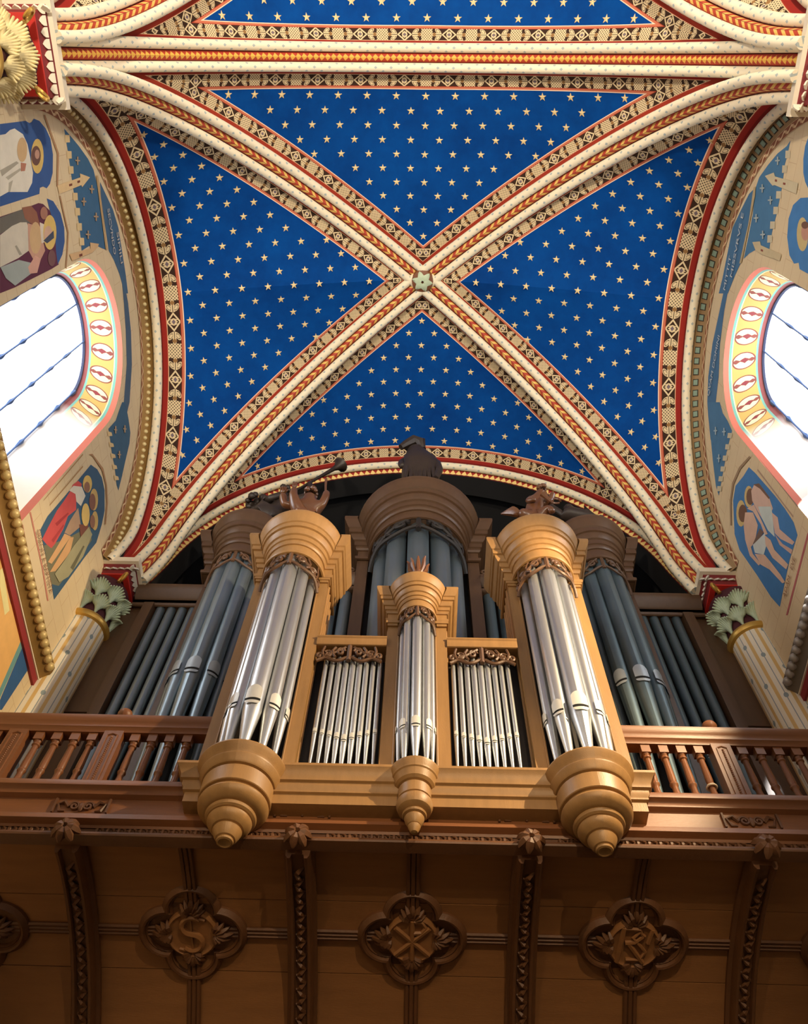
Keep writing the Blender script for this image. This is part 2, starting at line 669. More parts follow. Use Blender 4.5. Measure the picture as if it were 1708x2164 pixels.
def settle(C):
    """rib feet lean back so that they stand on the abacus"""
    C = C.copy()
    z0, z1 = C[:, 2].min(), C[:, 2].max()
    C[:, 2] = 9.835 + (C[:, 2] - z0) * (z1 - 9.835) / (z1 - z0)
    k = np.clip(1 - (C[:, 2] - 9.72) / 0.9, 0, 1) ** 1.6
    C[:, 0] += np.sign(C[:, 0]) * 0.17 * k
    return C


def arclen(C):
    d = np.linalg.norm(np.diff(C, axis=0), axis=1)
    return np.concatenate([[0], np.cumsum(d)])


def nearest(C, P):
    s = arclen(C)
    D = np.linalg.norm(P[:, None, :] - C[None], axis=2)
    i = D.argmin(1)
    out_s = s[i].copy()
    out_d = D[np.arange(len(P)), i].copy()
    for off in (-1, 0):
        a = np.clip(i + off, 0, len(C) - 2)
        A, B = C[a], C[a + 1]
        AB = B - A
        t = np.clip(((P - A) * AB).sum(1) / (AB * AB).sum(1), 0, 1)
        q = A + AB * t[:, None]
        dd = np.linalg.norm(P - q, axis=1)
        better = dd < out_d - 1e-9
        out_d = np.where(better, dd, out_d)
        out_s = np.where(better, s[a] + t * np.linalg.norm(AB, axis=1), out_s)
    return out_s, out_d


def web_half(A, D, nt=34):
    n = len(A)
    T = np.linspace(0, 1, nt)
    G = A[:, None, :] * (1 - T)[None, :, None] + D[:, None, :] * T[None, :, None]
    # slight bulge of the webbing
    th = np.linspace(0, 1, n)
    G[:, :, 2] += (0.10 * np.sin(PI * T)[None] * np.sin(PI / 2 * th)[:, None])
    return G


ceiling = empty('ceiling', (0, 0, 0))
tag(ceiling, 'blue star-painted cross vault with cream and red ribs', kind='structure')


def star_mesh():
    s = star_pts(0.06, 0.024)
    V = [(x, y, -0.004) for x, y in s] + [(0, 0, -0.012)] + [(x, y, 0.012) for x, y in s]
    F = [(i, (i + 1) % 10, 10) for i in range(10)] + [(i, 11 + i, 11 + (i + 1) % 10, (i + 1) % 10) for i in range(10)]
    return mkmesh('star', V, F, GOLDSTAR, smooth=False)


STAR = star_mesh()
NSTAR = 0


def cell(kind, sgn, yk, stars):
    """kind 't': transverse cell on side sgn of yk ; 's': side cell at x side sgn"""
    global NSTAR
    V, F, UD, UA = [], [], [], []
    halves = []
    for h in (-1, 1):
        if kind == 't':
            ya = yk + sgn * (YK - YN)
            A = curve_arch(h, ya)
            D = curve_diag(h, sgn, yk)
        else:
            A = curve_wall(sgn, h, yk)
            D = curve_diag(sgn, h, yk)
        A, D = settle(A), settle(D)
        G = web_half(A, D)
        halves.append(G)
        P = G.reshape(-1, 3)
        n, m = G.shape[:2]
        sd, dd = nearest(D, P)
        sa, da = nearest(A, P)
        base = len(V)
        V += [tuple(p) for p in P]
        UD += list(zip(arclen(D)[-1] - sd, dd))
        UA += list(zip((arclen(A)[-1] - sa) * h, da))
        for i in range(n - 1):
            for j in range(m - 1):
                q = base + i * m + j
                F.append((q, q + 1, q + m + 1, q + m))
    me = mkmesh('vault_cell', V, F, WEBT if kind == 't' else WEBS, uvs={'uvdiag': UD, 'uvarch': UA}, angle=60)
    c = link('vault_cell', me, ceiling)
    # stars on a staggered grid
    for h, G in zip((-1, 1), halves):
        A = G[:, 0]
        sa = arclen(A)
        tot = sa[-1]
        step, row = (0.435, 0.207) if kind == 't' else (0.43, 0.207)
        for k in range(0, 22):
            d = 0.185 + 0.237 + 0.09 + k * row if kind == 't' else 0.075 + 0.33 + 0.10 + k * row
            for j in range(0, 14):
                s_c = (j + (0.5 if k % 2 else 0.0)) * step
                if h == 1 and s_c == 0:
                    continue
                s = tot - s_c
                if s < 0.5:
                    continue
                i = int(np.clip(np.searchsorted(sa, s) - 1, 0, len(sa) - 2))
                f = (s - sa[i]) / (sa[i + 1] - sa[i])
                line = G[i] * (1 - f) + G[i + 1] * f
                ll = arclen(line)
                if d > ll[-1]:
                    continue
                jj = int(np.clip(np.searchsorted(ll, d) - 1, 0, len(ll) - 2))
                g = (d - ll[jj]) / (ll[jj + 1] - ll[jj])
                p = line[jj] * (1 - g) + line[jj + 1] * g
                D = G[:, -1]
                if nearest(D, p[None])[1][0] < 0.185 + 0.237 + 0.02:
                    continue
                if stars is not None and not stars(p):
                    continue
                tv = Vector(line[jj + 1] - line[jj]).normalized()
                sv = Vector(G[i + 1, jj] - G[i, jj]).normalized()
                nv = tv.cross(sv).normalized()
                if nv.z < 0:
                    nv = -nv
                up = Vector((0, -1, 0))
                yv = (up - nv * up.dot(nv)).normalized()
                xv = yv.cross(nv)
                o = bpy.data.objects.new('star', STAR)
                COL.objects.link(o)
                o.parent = c
                R_ = Matrix((xv, yv, nv)).transposed().to_4x4()
                o.matrix_basis = Matrix.Translation(Vector(p) - nv * 0.004) @ R_
                NSTAR += 1
    return c


for yk, st in ((YK, None), (2 * YN - YK, 'near')):
    for sg in (-1, 1):
        cell('t', sg, yk, None if st is None else (lambda p: p[1] > -1.05))
    for sg in (-1, 1):
        cell('s', sg, yk, None if st is None else (lambda p: p[1] > -0.6))


# ---- ribs
def sweep(C, side, prof, wrap=False):
    """C (n,3) path, side (n,3) unit side vectors, prof [(a,b,uvacross)] b measured downwards/inwards"""
    C = np.asarray(C)
    n = len(C)
    T = np.gradient(C, axis=0)
    T /= np.linalg.norm(T, axis=1)[:, None]
    S = side - (side * T).sum(1)[:, None] * T
    S /= np.linalg.norm(S, axis=1)[:, None]
    N = np.cross(T, S)
    N *= -np.sign(N[n // 2, 2]) if abs(N[n // 2, 2]) > 1e-6 else 1
    s = arclen(C)
    V, U = [], []
    for i in range(n):
        for a, b, q in prof:
            V.append(C[i] + S[i] * a + N[i] * b)
            U.append((s[i], q))
    m = len(prof)
    F = []
    for i in range(n - 1):
        for j in range(m - 1):
            q = i * m + j
            F.append((q, q + m, q + m + 1, q + 1))
    return V, F, U


def roll_prof(a0, b0, r, n=12, lo=-0.35, hi=1.35):
    out = []
    for i in range(n + 1):
        t = PI * (lo + (hi - lo) * i / n)
        out.append((a0 - r * math.cos(t), b0 + r * math.sin(t), r * (t - PI / 2) + 0.0275))
    return out


def rib(name, C, side, kind, parent):
    r = empty(name, (0, 0, 0), parent)
    C = settle(C)
    side = np.tile(np.asarray(side, float), (len(C), 1)) if np.ndim(side) == 1 else side
    if kind in ('x', 't'):
        for a0 in (-0.126, 0.126):
            V, F, U = sweep(C, side, roll_prof(a0, 0.075, 0.063))
            F += [tuple(range(13)), tuple(range(len(V) - 13, len(V)))]
            link('roll_moulding', mkmesh('roll_moulding', V, F, ROLL, uv=U), r)
        pr = [(-0.066, 0.02, -0.066), (-0.058, 0.055, -0.058), (-0.03, 0.085, -0.03), (0, 0.10, 0), (0.03, 0.085, 0.03), (0.058, 0.055, 0.058), (0.066, 0.02, 0.066)]
        V, F, U = sweep(C, side, pr)
        link('painted_band', mkmesh('painted_band', V, F, CHEV if kind == 'x' else DIAM, uv=U, angle=20), r)
    elif kind == 'w':
        V, F, U = sweep(C, side, roll_prof(0, 0.05, 0.062))
        link('roll_moulding', mkmesh('roll_moulding', V, F, ROLL, uv=U), r)
    return r


for yk in (YK, 2 * YN - YK):
    for sx, sy in ((-1, -1), (-1, 1), (1, -1), (1, 1)):
        C = curve_diag(sx, sy, yk, 70)
        C[:, 2] -= 0.02
        d = C[-1] - C[0]
        side = np.array([d[1], -d[0], 0]) / math.hypot(d[0], d[1])
        o = rib('diagonal_rib', C, side, 'x', ceiling)
for y in (YN,):
    L = curve_arch(-1, y, 60)
    Rr = curve_arch(1, y, 60)[::-1][1:]
    C = np.concatenate([L, Rr])
    C[:, 2] -= 0.02
    rib('transverse_rib', C, (0, 1, 0), 't', ceiling)
# far arch: near roll, sawtooth edge and dark soffit
L = curve_arch(-1, YF, 60)
C = np.concatenate([L, curve_arch(1, YF, 60)[::-1][1:]])
C[:, 2] -= 0.02
C = settle(C)
far = empty('far_arch', (0, 0, 0), ceiling)
V, F, U = sweep(C, np.tile((0, 1.0, 0), (len(C), 1)), roll_prof(-0.126, 0.075, 0.063))
link('roll_moulding', mkmesh('roll_moulding', V, F, ROLL, uv=U), far)
V, F, U = sweep(C, np.tile((0, 1.0, 0), (len(C), 1)), [(-0.068, 0.03, 0.11), (-0.066, 0.07, 0.10), (-0.03, 0.15, 0.012), (-0.022, 0.165, 0.0), (0.0, 0.17, 0.2)])
link('sawtooth_band', mkmesh('sawtooth_band', V, F, ZIG, uv=U, angle=20), far)
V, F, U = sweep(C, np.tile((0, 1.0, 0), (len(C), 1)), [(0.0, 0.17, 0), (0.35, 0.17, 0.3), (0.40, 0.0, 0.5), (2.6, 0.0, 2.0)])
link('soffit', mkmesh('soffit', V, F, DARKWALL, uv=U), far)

for yk, rng in ((YK, (-1, 1)), (2 * YN - YK, (-1, 1))):
    for sx in (-1, 1):
        C = np.concatenate([curve_wall(sx, -1, yk), curve_wall(sx, 1, yk)[::-1][1:]])
        rib('wall_rib', C, (1, 0, 0), 'w', ceiling)

# keystone boss
kb = empty('keystone_boss', (0, YK, ZKEY - 0.12), ceiling)
b = MB().lathe([(0.0, ZKEY - 0.20), (0.10, ZKEY - 0.20), (0.17, ZKEY - 0.17), (0.19, ZKEY - 0.12), (0.19, ZKEY)], (0, YK), 24)
b.obj('boss_disc', mat('boss_brown', lin((120, 70, 40)), 0.5), kb)
for i in range(6):
    a = i * PI / 3 + 0.2
    bl = MB()
    pts = []
    V, F = [], []
    for u in range(7):
        t = u / 6
        wd = 0.055 * math.sin(PI * min(1, t * 0.85 + 0.15)) * (1 + 0.25 * math.cos(t * 16))
        rr = 0.02 + 0.15 * t
        z = ZKEY - 0.235 + 0.05 * t * t
        for k in (-1, 0, 1):
            V.append((rr * math.cos(a) - k * wd * math.sin(a), YK + rr * math.sin(a) + k * wd * math.cos(a), z + (0.015 if k else 0)))
    for u in range(6):
        for k in range(2):
            q = u * 3 + k
            F.append((q, q + 1, q + 4, q + 3))
    bl.add(V, F)
    bl.obj('leaf', LEAFM, kb)


# ------------------------------------------------------------------ floor, walls
XWALL = 4.22
fl = MB().box(-XWALL, XWALL, -13.2, 9.0, -1.75, -1.6).obj('floor', FLOORM)
tag(fl, 'grey stone nave floor', kind='structure')
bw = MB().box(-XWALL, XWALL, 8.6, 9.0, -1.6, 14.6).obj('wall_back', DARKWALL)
tag(bw, 'near-black wall behind the great organ', kind='structure')

WY, WR, WZS, WZB = 3.28, 1.08, 10.69, 7.72          # window opening at the wall face
GY, GR, GZS, GZB, GX = 3.27, 0.80, 10.99, 8.75, 4.78  # glass plane


def opening(cy, r, zs, zb, n=24, arch_b=None):
    """outline from bottom near jamb, over the arch, to bottom far jamb -> [(y,z)]"""
    pts = [(cy - r, zb)]
    for i in range(1, 7):
        pts.append((cy - r, zb + (zs - zb) * i / 6))
    for i in range(1, n):
        a = PI - PI * i / n
        pts.append((cy + r * math.cos(a), zs + r * math.sin(a)))
    for i in range(7):
        pts.append((cy + r, zs + (zb - zs) * i / 6))
    return pts


def wall(side, sx):
    m = MB()
    x = sx * XWALL
    xo = sx * (XWALL + 0.75)
    Y0, Y1, ZT = -13.2, 8.6, 14.6
    cs = [WY, 2 * YN - WY, WY - 2 * (YK - YN) * 2]
    edges = []
    y = Y0

    def quad(ya, yb, za, zb):
        m.add([(x, ya, za), (x, yb, za), (x, yb, zb), (x, ya, zb)], [(0, 1, 2, 3)], [(ya, za), (yb, za), (yb, zb), (ya, zb)])
    quad(Y0, Y1, -1.6, WZB)
    for cy in sorted(cs):
        quad(y, cy - WR, WZB, ZT)
        n = 24
        for i in range(n):
            a, b_ = PI - PI * i / n, PI - PI * (i + 1) / n
            ya, yb = cy + WR * math.cos(a), cy + WR * math.cos(b_)
            za, zb = WZS + WR * math.sin(a), WZS + WR * math.sin(b_)
            m.add([(x, ya, za), (x, yb, zb), (x, yb, ZT), (x, ya, ZT)], [(0, 1, 2, 3)])
        y = cy + WR
    quad(y, Y1, WZB, ZT)
    # outer skin so the wall has thickness
    m.add([(xo, Y0, -1.6), (xo, Y1, -1.6), (xo, Y1, WZB - 0.1), (xo, Y0, WZB - 0.1)], [(0, 1, 2, 3)])
    m.add([(x, Y0, ZT), (x, Y1, ZT), (xo, Y1, ZT), (xo, Y0, ZT)], [(0, 1, 2, 3)])
    o = m.obj('wall_' + side, WALLM, None, smooth=False)
    tag(o, 'cream painted nave wall with murals on the ' + side + ' side', kind='structure')
    return o


WALLS = {-1: wall('left', -1), 1: wall('right', 1)}


def window(idx, sx, cy):
    w_ = empty('window_%d' % idx, (sx * XWALL, cy, WZB))
    dy = cy - WY
    A = opening(WY, WR, WZS, WZB)
    B = opening(GY, GR, GZS, GZB)
    V, U, F = [], [], []
    s = 0
    nv = 6
    for i, (a, b) in enumerate(zip(A, B)):
        if i:
            s += math.hypot(a[0] - A[i - 1][0], a[1] - A[i - 1][1])
        for k in range(nv + 1):
            t = k / nv
            V.append((sx * (XWALL + (GX - XWALL) * t), dy + a[0] + (b[0] - a[0]) * t, a[1] + (b[1] - a[1]) * t))
            U.append((s, t))
    n = len(A)
    for i in range(n - 1):
        for k in range(nv):
            q = i * (nv + 1) + k
            F.append((q, q + 1, q + nv + 2, q + nv + 1))
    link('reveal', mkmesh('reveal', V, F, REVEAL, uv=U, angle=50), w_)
    # sloping sill
    m = MB()
    m.add([(sx * XWALL, cy - WR, WZB), (sx * XWALL, cy + WR, WZB), (sx * GX, dy + GY + GR, GZB), (sx * GX, dy + GY - GR, GZB)], [(0, 1, 2, 3)])
    m.obj('sill', SILLM, w_, smooth=False)
    # panes between vertical bars and saddle bars
    ys = [GY - GR, GY - 0.27, GY + 0.265, GY + GR]
    zs = [GZB, 9.33, 9.93, 10.49, 11.08, 11.9]

    def ztop(y):
        d = abs(y - GY)
        return GZS + math.sqrt(max(0, GR * GR - d * d))
    for i in range(3):
        for j in range(5):
            pts = []
            y0, y1, z0, z1 = ys[i], ys[i + 1], zs[j], zs[j + 1]
            yy = [y0 + (y1 - y0) * k / 8 for k in range(9)]
            top = [min(z1, ztop(y)) for y in yy]
            if max(top) - z0 < 0.03:
                continue
            P = [(y0, z0), (y1, z0)] + [(y, max(t, z0 + 0.002)) for y, t in zip(yy[::-1], top[::-1])]
            q = MB().poly([(sx * GX, dy + y, z) for y, z in P], (sx * 0.012, 0, 0))
            q.obj('pane', GLASS, w_, smooth=False)
    for y in (GY - GR + 0.01, ys[1], ys[2], GY + GR - 0.015):
        m = MB()
        zt = min(ztop(y), 11.8)
        zz = [GZB - 0.05 + (zt - GZB + 0.05) * k / 30 for k in range(31)]
        rad = []
        for z in zz:
            k = min(abs(z - q) for q in zs)
            rad.append(0.013 + 0.024 * max(0, 1 - k / 0.09))
        m.tube([(sx * (GX - 0.02), dy + y, z) for z in zz], rad, 6)
        m.obj('window_bar', IRON, w_)
    for z in zs[1:5]:
        m = MB().tube([(sx * (GX - 0.015), dy + GY - GR, z), (sx * (GX - 0.015), dy + GY + GR, z)], 0.003, 5)
        m.obj('saddle_bar', IRON, w_)
    # dark slate-blue frame round the arch
    arc = [(sx * (GX - 0.01), dy + GY + (GR) * math.cos(a), GZS + GR * math.sin(a)) for a in [PI * k / 24 for k in range(25)]]
    MB().tube(arc, 0.028, 6).obj('window_frame', mat('slate_blue_frame', lin((60, 70, 100)), 0.7), w_)
    tag(w_, kind='structure')
    return w_


window(1, -1, WY)
window(2, 1, WY)
window(3, -1, 2 * YN - WY)
window(4, 1, 2 * YN - WY)
window(5, -1, WY - 4 * (YK - YN))
window(6, 1, WY - 4 * (YK - YN))

# gilt band on the wall under each wall rib, with pearls (left) or green squares (right), then a wave scroll band
for sx in (-1, 1):
    wl = WALLS[sx]
    for yk in (YK, 2 * YN - YK):
        C = np.concatenate([curve_wall(sx, -1, yk, 90), curve_wall(sx, 1, yk, 90)[::-1][1:]])
        C[:, 0] = sx * (XWALL - 0.01)
        # band offsets are measured inwards (towards the arch centre) in the wall plane
        cen = np.array([sx * (XWALL - 0.01), yk, ZS])
        T = np.gradient(C, axis=0)
        T /= np.linalg.norm(T, axis=1)[:, None]
        Nn = np.cross(T, np.array([1.0, 0, 0]))
        if (Nn[90] @ (cen - C[90])) < 0:
            Nn = -Nn
        s_ = arclen(C)

        def band(e0, e1, material, name):
            """strip between two edges, each (x distance from the axis, offset towards the arch centre)"""
            V, U = [], []
            for i in range(len(C)):
                for k, (xx, t) in enumerate((e0, e1)):
                    p = C[i] + Nn[i] * t
                    p[0] = sx * xx
                    V.append(tuple(p))
                    U.append((s_[i], float(k)))
            F = [(2 * i, 2 * i + 1, 2 * i + 3, 2 * i + 2) for i in range(len(C) - 1)]
            return link(name, mkmesh(name, V, F, material, uv=U), wl)
        band((XW + 0.02, -0.02), (XW + 0.085, 0.02), SLIT, 'dark_groove')
        band((XW + 0.075, 0.02), (XWALL - 0.012, 0.15), GOLDD if sx < 0 else mat('olive_brown_band_paint', lin((150, 122, 84)), 0.7), 'gilt_band')
        band((XWALL - 0.012, 0.15), (XWALL - 0.008, 0.25), SCROLL, 'scroll_band')
        tot = s_[-1]
        if sx < 0:
            pm_ = MB().ball((0, 0, 0), 0.034, 8, 6, sc=(0.8, 1.0, 1.0)).me('pearl', mat('pearl_cream_gilt', lin((222, 204, 150)), 0.4, 0.2))
            stp = 0.105
        else:
            q = MB()
            q.box(-0.006, 0.006, -0.045, 0.045, -0.05, 0.05, 0)
            q.box(-0.010, 0.010, -0.034, 0.034, -0.038, 0.038, 1)
            pm_ = q.me('painted_square', [mat('square_outline', lin((52, 44, 36)), 0.7), mat('sage_green_square', lin((128, 152, 136)), 0.7)], smooth=False)
            stp = 0.165
        k = int(tot / stp)
        for i in range(k):
            s = (i + 0.5) * stp
            j = int(np.searchsorted(s_, s)) - 1
            f = (s - s_[j]) / (s_[j + 1] - s_[j])
            p = C[j] * (1 - f) + C[j + 1] * f
            nn = Nn[j]
            if p[2] < 9.95 or p[1] < -0.6:
                continue
            p = p + nn * 0.085
            o = bpy.data.objects.new('pearl' if sx < 0 else 'painted_square', pm_)
            COL.objects.link(o)
            o.parent = wl
            # frame: x = band normal, y = across the band, z = along the arch
            zv = Vector(T[j])
            yv = (Vector((sx * (XWALL - 0.012 - XW - 0.075), 0, 0)) + Vector(nn) * 0.13).normalized()
            yv = (yv - zv * yv.dot(zv)).normalized()
            xv = yv.cross(zv)
            o.matrix_basis = Matrix.Translation((sx * (XW + XWALL + 0.06) / 2, p[1], p[2])) @ Matrix((xv, yv, zv)).transposed().to_4x4()

# beaded string course
for idx, sx in ((1, -1), (2, 1)):
    t = empty('trim_%d' % idx, (sx * XWALL, 3, 7.6))
    tag(t, kind='structure')
    pr = [(0, 7.48), (0.05, 7.48), (0.06, 7.50), (0.10, 7.55), (0.13, 7.56), (0.14, 7.60), (0.14, 7.68), (0.10, 7.70), (0.0, 7.72)]
    path = [(sx * XWALL, -6.0), (sx * XWALL, 6.1)]
    if sx > 0:
        path = path[::-1]
        pr2 = pr
    else:
        pr2 = pr
    path = path if sx < 0 else path
    m = MB()
    m.planpath(path, pr2)
    m.obj('cornice_moulding', GOLDD if sx < 0 else mat('grey_gilt_cornice', lin((120, 112, 100)), 0.5), t)
    m = MB()
    m.planpath(path, [(0.0, 7.36), (0.03, 7.36), (0.03, 7.48), (0, 7.48)])
    m.obj('red_fillet', mat('dark_red_fillet_paint', lin((150, 48, 50)), 0.7), t)
    m = MB()
    m.planpath(path, [(0.03, 7.46), (0.045, 7.46), (0.045, 7.49), (0.03, 7.49)])
    m.obj('white_fillet', CREAMP, t)
    bm_ = MB().ball((0, 0, 0), 0.052, 10, 7).me('bead', mat('gilt_cream_bead', lin((214, 190, 130)), 0.4, 0.15) if sx < 0 else mat('silvery_bead', lin((168, 164, 158)), 0.4, 0.15))
    y = 2.9
    while y < 6.1:
        o = bpy.data.objects.new('bead', bm_)
        COL.objects.link(o)
        o.parent = t
        o.location = Vector((sx * (XWALL - 0.135), y, 7.585)) - t.location
        y += 0.107

# ------------------------------------------------------------------ columns


def leaf_mesh(hgt, wid, curl, name):
    q = MB()
    for i in (-4, -3, -2, -1, 1, 2, 3, 4, 0):
        e = abs(i) / 4.0
        ln = hgt * (1.0 - 0.42 * e ** 1.3)
        pts, rad = [], []
        for k in range(8):
            t = k / 7
            z0 = hgt * 0.10 * abs(i)
            x = (i / 4.0) * wid * 0.5 * (t ** 0.8)
            z = z0 * (1 - t) * 0.9 + ln * t * (1.0 - 0.18 * t * t * (1 + curl * 3)) + z0 * 0.2
            out = 0.022 + 0.05 * t + curl * t ** 3 * 1.15 - 0.035 * e * t
            pts.append((x, -out, z))
            rad.append((0.010 + 0.0175 * math.sin(PI * min(1, t * 0.92 + 0.06))) * (1.0 if i else 0.8))
        q.tube(pts, rad, 6)
    return q.me(name, [LEAFM], angle=60)


LEAF1 = leaf_mesh(0.36, 0.25, 0.07, 'leaf')
LEAF2 = leaf_mesh(0.38, 0.27, 0.085, 'leaf')
LEAF1G = LEAF1.copy()
LEAF1G.materials[0] = LEAFG
LEAF2G = LEAF2.copy()
LEAF2G.materials[0] = LEAFG
SCAL = None


def column(sx, cy, label, gilt, ha=0.44):
    c = empty('column', (sx * XWALL, cy, -1.6))
    tag(c, label, 'column', 'engaged nave columns')
    cx = sx * (XWALL - 0.01)
    m = MB().lathe([(0.36, -1.6), (0.36, -1.3), (0.30, -1.2), (0.292, -1.0), (0.290, 8.74)], (cx, cy), 48)
    m.obj('shaft', SHAFT, c)
    m = MB().lathe([(0.29, 8.72), (0.325, 8.73), (0.345, 8.765), (0.345, 8.79), (0.325, 8.825), (0.29, 8.835)], (cx, cy), 48)
    m.obj('astragal_ring', GOLD, c)
    cap = empty('capital', (sx * XWALL, cy, 8.83), c)
    cap.location = (0, 0, 8.83 + 1.6)
    prof = [(0.28, 8.82), (0.27, 8.95), (0.28, 9.2), (0.30, 9.42), (0.345, 9.52), (0.35, 9.56), (0.33, 9.60), (0.0, 9.60)]
    MB().lathe(prof, (cx, cy), 32).obj('bell', RAGS, cap)
    for row, (lm, z0, n, off, rr) in enumerate(((LEAF1G if gilt else LEAF1, 8.83, 10, 0.0, 0.265), (LEAF2G if gilt else LEAF2, 9.10, 10, 0.5, 0.275))):
        for k in range(n):
            a = 2 * PI * (k + off) / n
            px, py = cx + rr * math.sin(a), cy - rr * math.cos(a)
            if abs(px) > XWALL + 0.02:
                continue
            o = link('leaf', lm, cap)
            o.location = Vector((px, py, z0)) - Vector((sx * XWALL, cy, 8.83))
            o.rotation_euler = (0, 0, a)
    # corner volutes
    for kx, ky in ((-sx, -1), (-sx, 1)):
        m = MB()
        pts = []
        for i in range(26):
            t = i / 25
            a = t * 2.6 * PI
            r = 0.085 * (1 - 0.75 * t)
            dx = 0.30 + 0.075 - r * math.cos(a) * 0.9
            zz = 9.50 + r * math.sin(a)
            pts.append((cx + kx * dx * 0.92, cy + ky * dx * 0.92, zz))
        m.tube(pts, [0.026 * (1 - 0.5 * i / 25) for i in range(26)], 6)
        m.obj('volute', GOLD, cap)
    # abacus: cream slab, scalloped cavetto, red soffit frame
    ab = empty('abacus', (0, 0, 9.6 + 1.6), c)
    m = MB()
    xi = sx * (XWALL - 0.48)
    x0, x1 = min(sx * (XWALL + 0.02), xi), max(sx * (XWALL + 0.02), xi)
    m.box(x0, x1, cy - ha - 0.04, cy + ha + 0.04, 9.80, 9.90)
    for za, zb, ins in ((9.68, 9.80, 0.07),):
        pass
    m.obj('slab', CREAMP, ab, smooth=False)
    # frame path (plan) around the three free sides; outward is right of travel
    if sx < 0:
        path = [(sx * XWALL, cy - ha), (xi - 0.04, cy - ha), (xi - 0.04, cy + ha), (sx * XWALL, cy + ha)]
        path = path
    else:
        path = [(sx * XWALL, cy + ha), (xi + 0.04, cy + ha), (xi + 0.04, cy - ha), (sx * XWALL, cy - ha)]
    m = MB()
    m.planpath(path, [(-0.085, 9.68), (-0.075, 9.71), (-0.045, 9.775), (-0.01, 9.80)])
    m.obj('cavetto', mat('maroon_cavetto_paint', lin((124, 34, 36)), 0.6), ab)
    m = MB()
    m.planpath(path, [(-0.26, 9.67), (-0.22, 9.655), (-0.09, 9.665), (-0.085, 9.68)])
    m.obj('red_soffit', REDP, ab, smooth=False)
    xj = xi + sx * 0.2
    m = MB().box(min(cx, xj), max(cx, xj), cy - ha + 0.2, cy + ha - 0.2, 9.655, 9.72)
    m.obj('inner_soffit', RAGS, ab, smooth=False)
    # scallops
    sp = [(-0.045, 0.028), (-0.045, 0.0), (-0.03, -0.022), (0.0, -0.045), (0.03, -0.022), (0.045, 0.0), (0.045, 0.028)]
    sm = MB()
    sm.poly([(x, 0, z) for x, z in sp], (0, 0.02, 0))
    sme = sm.me('scallop', CREAMP if gilt else mat('grey_cream_scallop', lin((206, 198, 184)), 0.6), smooth=False)
    tilt = math.radians(-50)
    for sidey, face in ((cy - ha, 0), (cy + ha, PI)):
        n = 5
        for k in range(n):
            x = sx * (XWALL - 0.02 - 0.10 * (k + 0.4) * 0.95)
            if abs(x) < XWALL - 0.46:
                continue
            o = link('scallop', sme, ab)
            o.location = Vector((x, sidey + (0.045 if face == 0 else -0.045), 9.755)) - Vector((sx * XWALL, cy, 9.6))
            o.rotation_euler = (tilt, 0, face)
    n = 9
    for k in range(n):
        o = link('scallop', sme, ab)
        y = cy - ha + 2 * ha * (k + 0.5) / n
        o.location = Vector((xi + sx * 0.085, y, 9.755)) - Vector((sx * XWALL, cy, 9.6))
        o.rotation_euler = (tilt, 0, -sx * PI / 2 * -1 if sx < 0 else -PI / 2)
    return c


column(-1, 6.38, 'striped cream column with green leaf capital left of the organ', False, 0.38)
column(1, 6.38, 'striped cream column with green leaf capital right of the organ', False, 0.38)
column(-1, -0.02, 'column with gilt leaf capital seen from below in the top left corner', True, 0.46)
column(1, -0.02, 'column at the top right edge showing only its red and cream abacus', True, 0.46)

# ------------------------------------------------------------------ organ gallery
GYF = 5.30
RIBX = (-2.65, -0.883, 0.883, 2.65)
gal = empty('organ_gallery', (0, 5.6, 4.6))
tag(gal, 'dark carved wooden organ gallery with coved underside and quatrefoil medallions', 'gallery')
MB().box(-XWALL, XWALL, GYF + 0.02, 8.6, 4.98, 5.08).obj('gallery_floor', WALX, gal, smooth=False)
m = MB()
m.planpath([(-XWALL, GYF), (XWALL, GYF)], [(-0.05, 5.13), (0.09, 5.13), (0.10, 5.11), (0.10, 5.07), (0.075, 5.055), (0.06, 5.03), (0.06, 5.01), (0.02, 4.99)])
m.obj('upper_moulding', WALX, gal)
m = MB()
m.planpath([(-XWALL, GYF), (XWALL, GYF)], [(0.02, 4.99), (0.02, 4.83)])
m.obj('frieze', WALX, gal)
m = MB()
m.planpath([(-XWALL, GYF), (XWALL, GYF)], [(0.02, 4.83), (0.045, 4.82), (0.05, 4.79), (0.08, 4.775), (0.085, 4.74), (0.03, 4.72), (0.02, 4.70)])
m.obj('lower_moulding', WALX, gal)
m = MB()
m.planpath([(-XWALL, GYF), (XWALL, GYF)], [(0.01, 4.71), (0.01, 4.645), (0.05, 4.64), (0.06, 4.615), (0.055, 4.60), (0.0, 4.59), (-0.045, 4.585)])
m.obj('bottom_moulding', COVER, gal)
# carved rope along the architrave: many small leaves
m = MB()
x = -4.15
while x < 4.15:
    if min(abs(x - r) for r in RIBX) > 0.16:
        m.ball((x, GYF - 0.012, 4.678), 0.026, 6, 4, sc=(0.75, 0.8, 1.0))
        m.tube([(x + 0.03, GYF - 0.01, 4.70), (x + 0.055, GYF - 0.03, 4.675), (x + 0.05, GYF - 0.01, 4.65)], 0.010, 5)
    x += 0.085
o = m.obj('carved_leaf_band', COVER, gal)
o['kind'] = 'stuff'

CY0, CZ0, CR = 5.45, 1.66, 2.98


def cove(Xc, ph, off=0.0):
    r = CR - off
    return Vector((Xc, CY0 + r * math.sin(ph), CZ0 + r * math.cos(ph)))


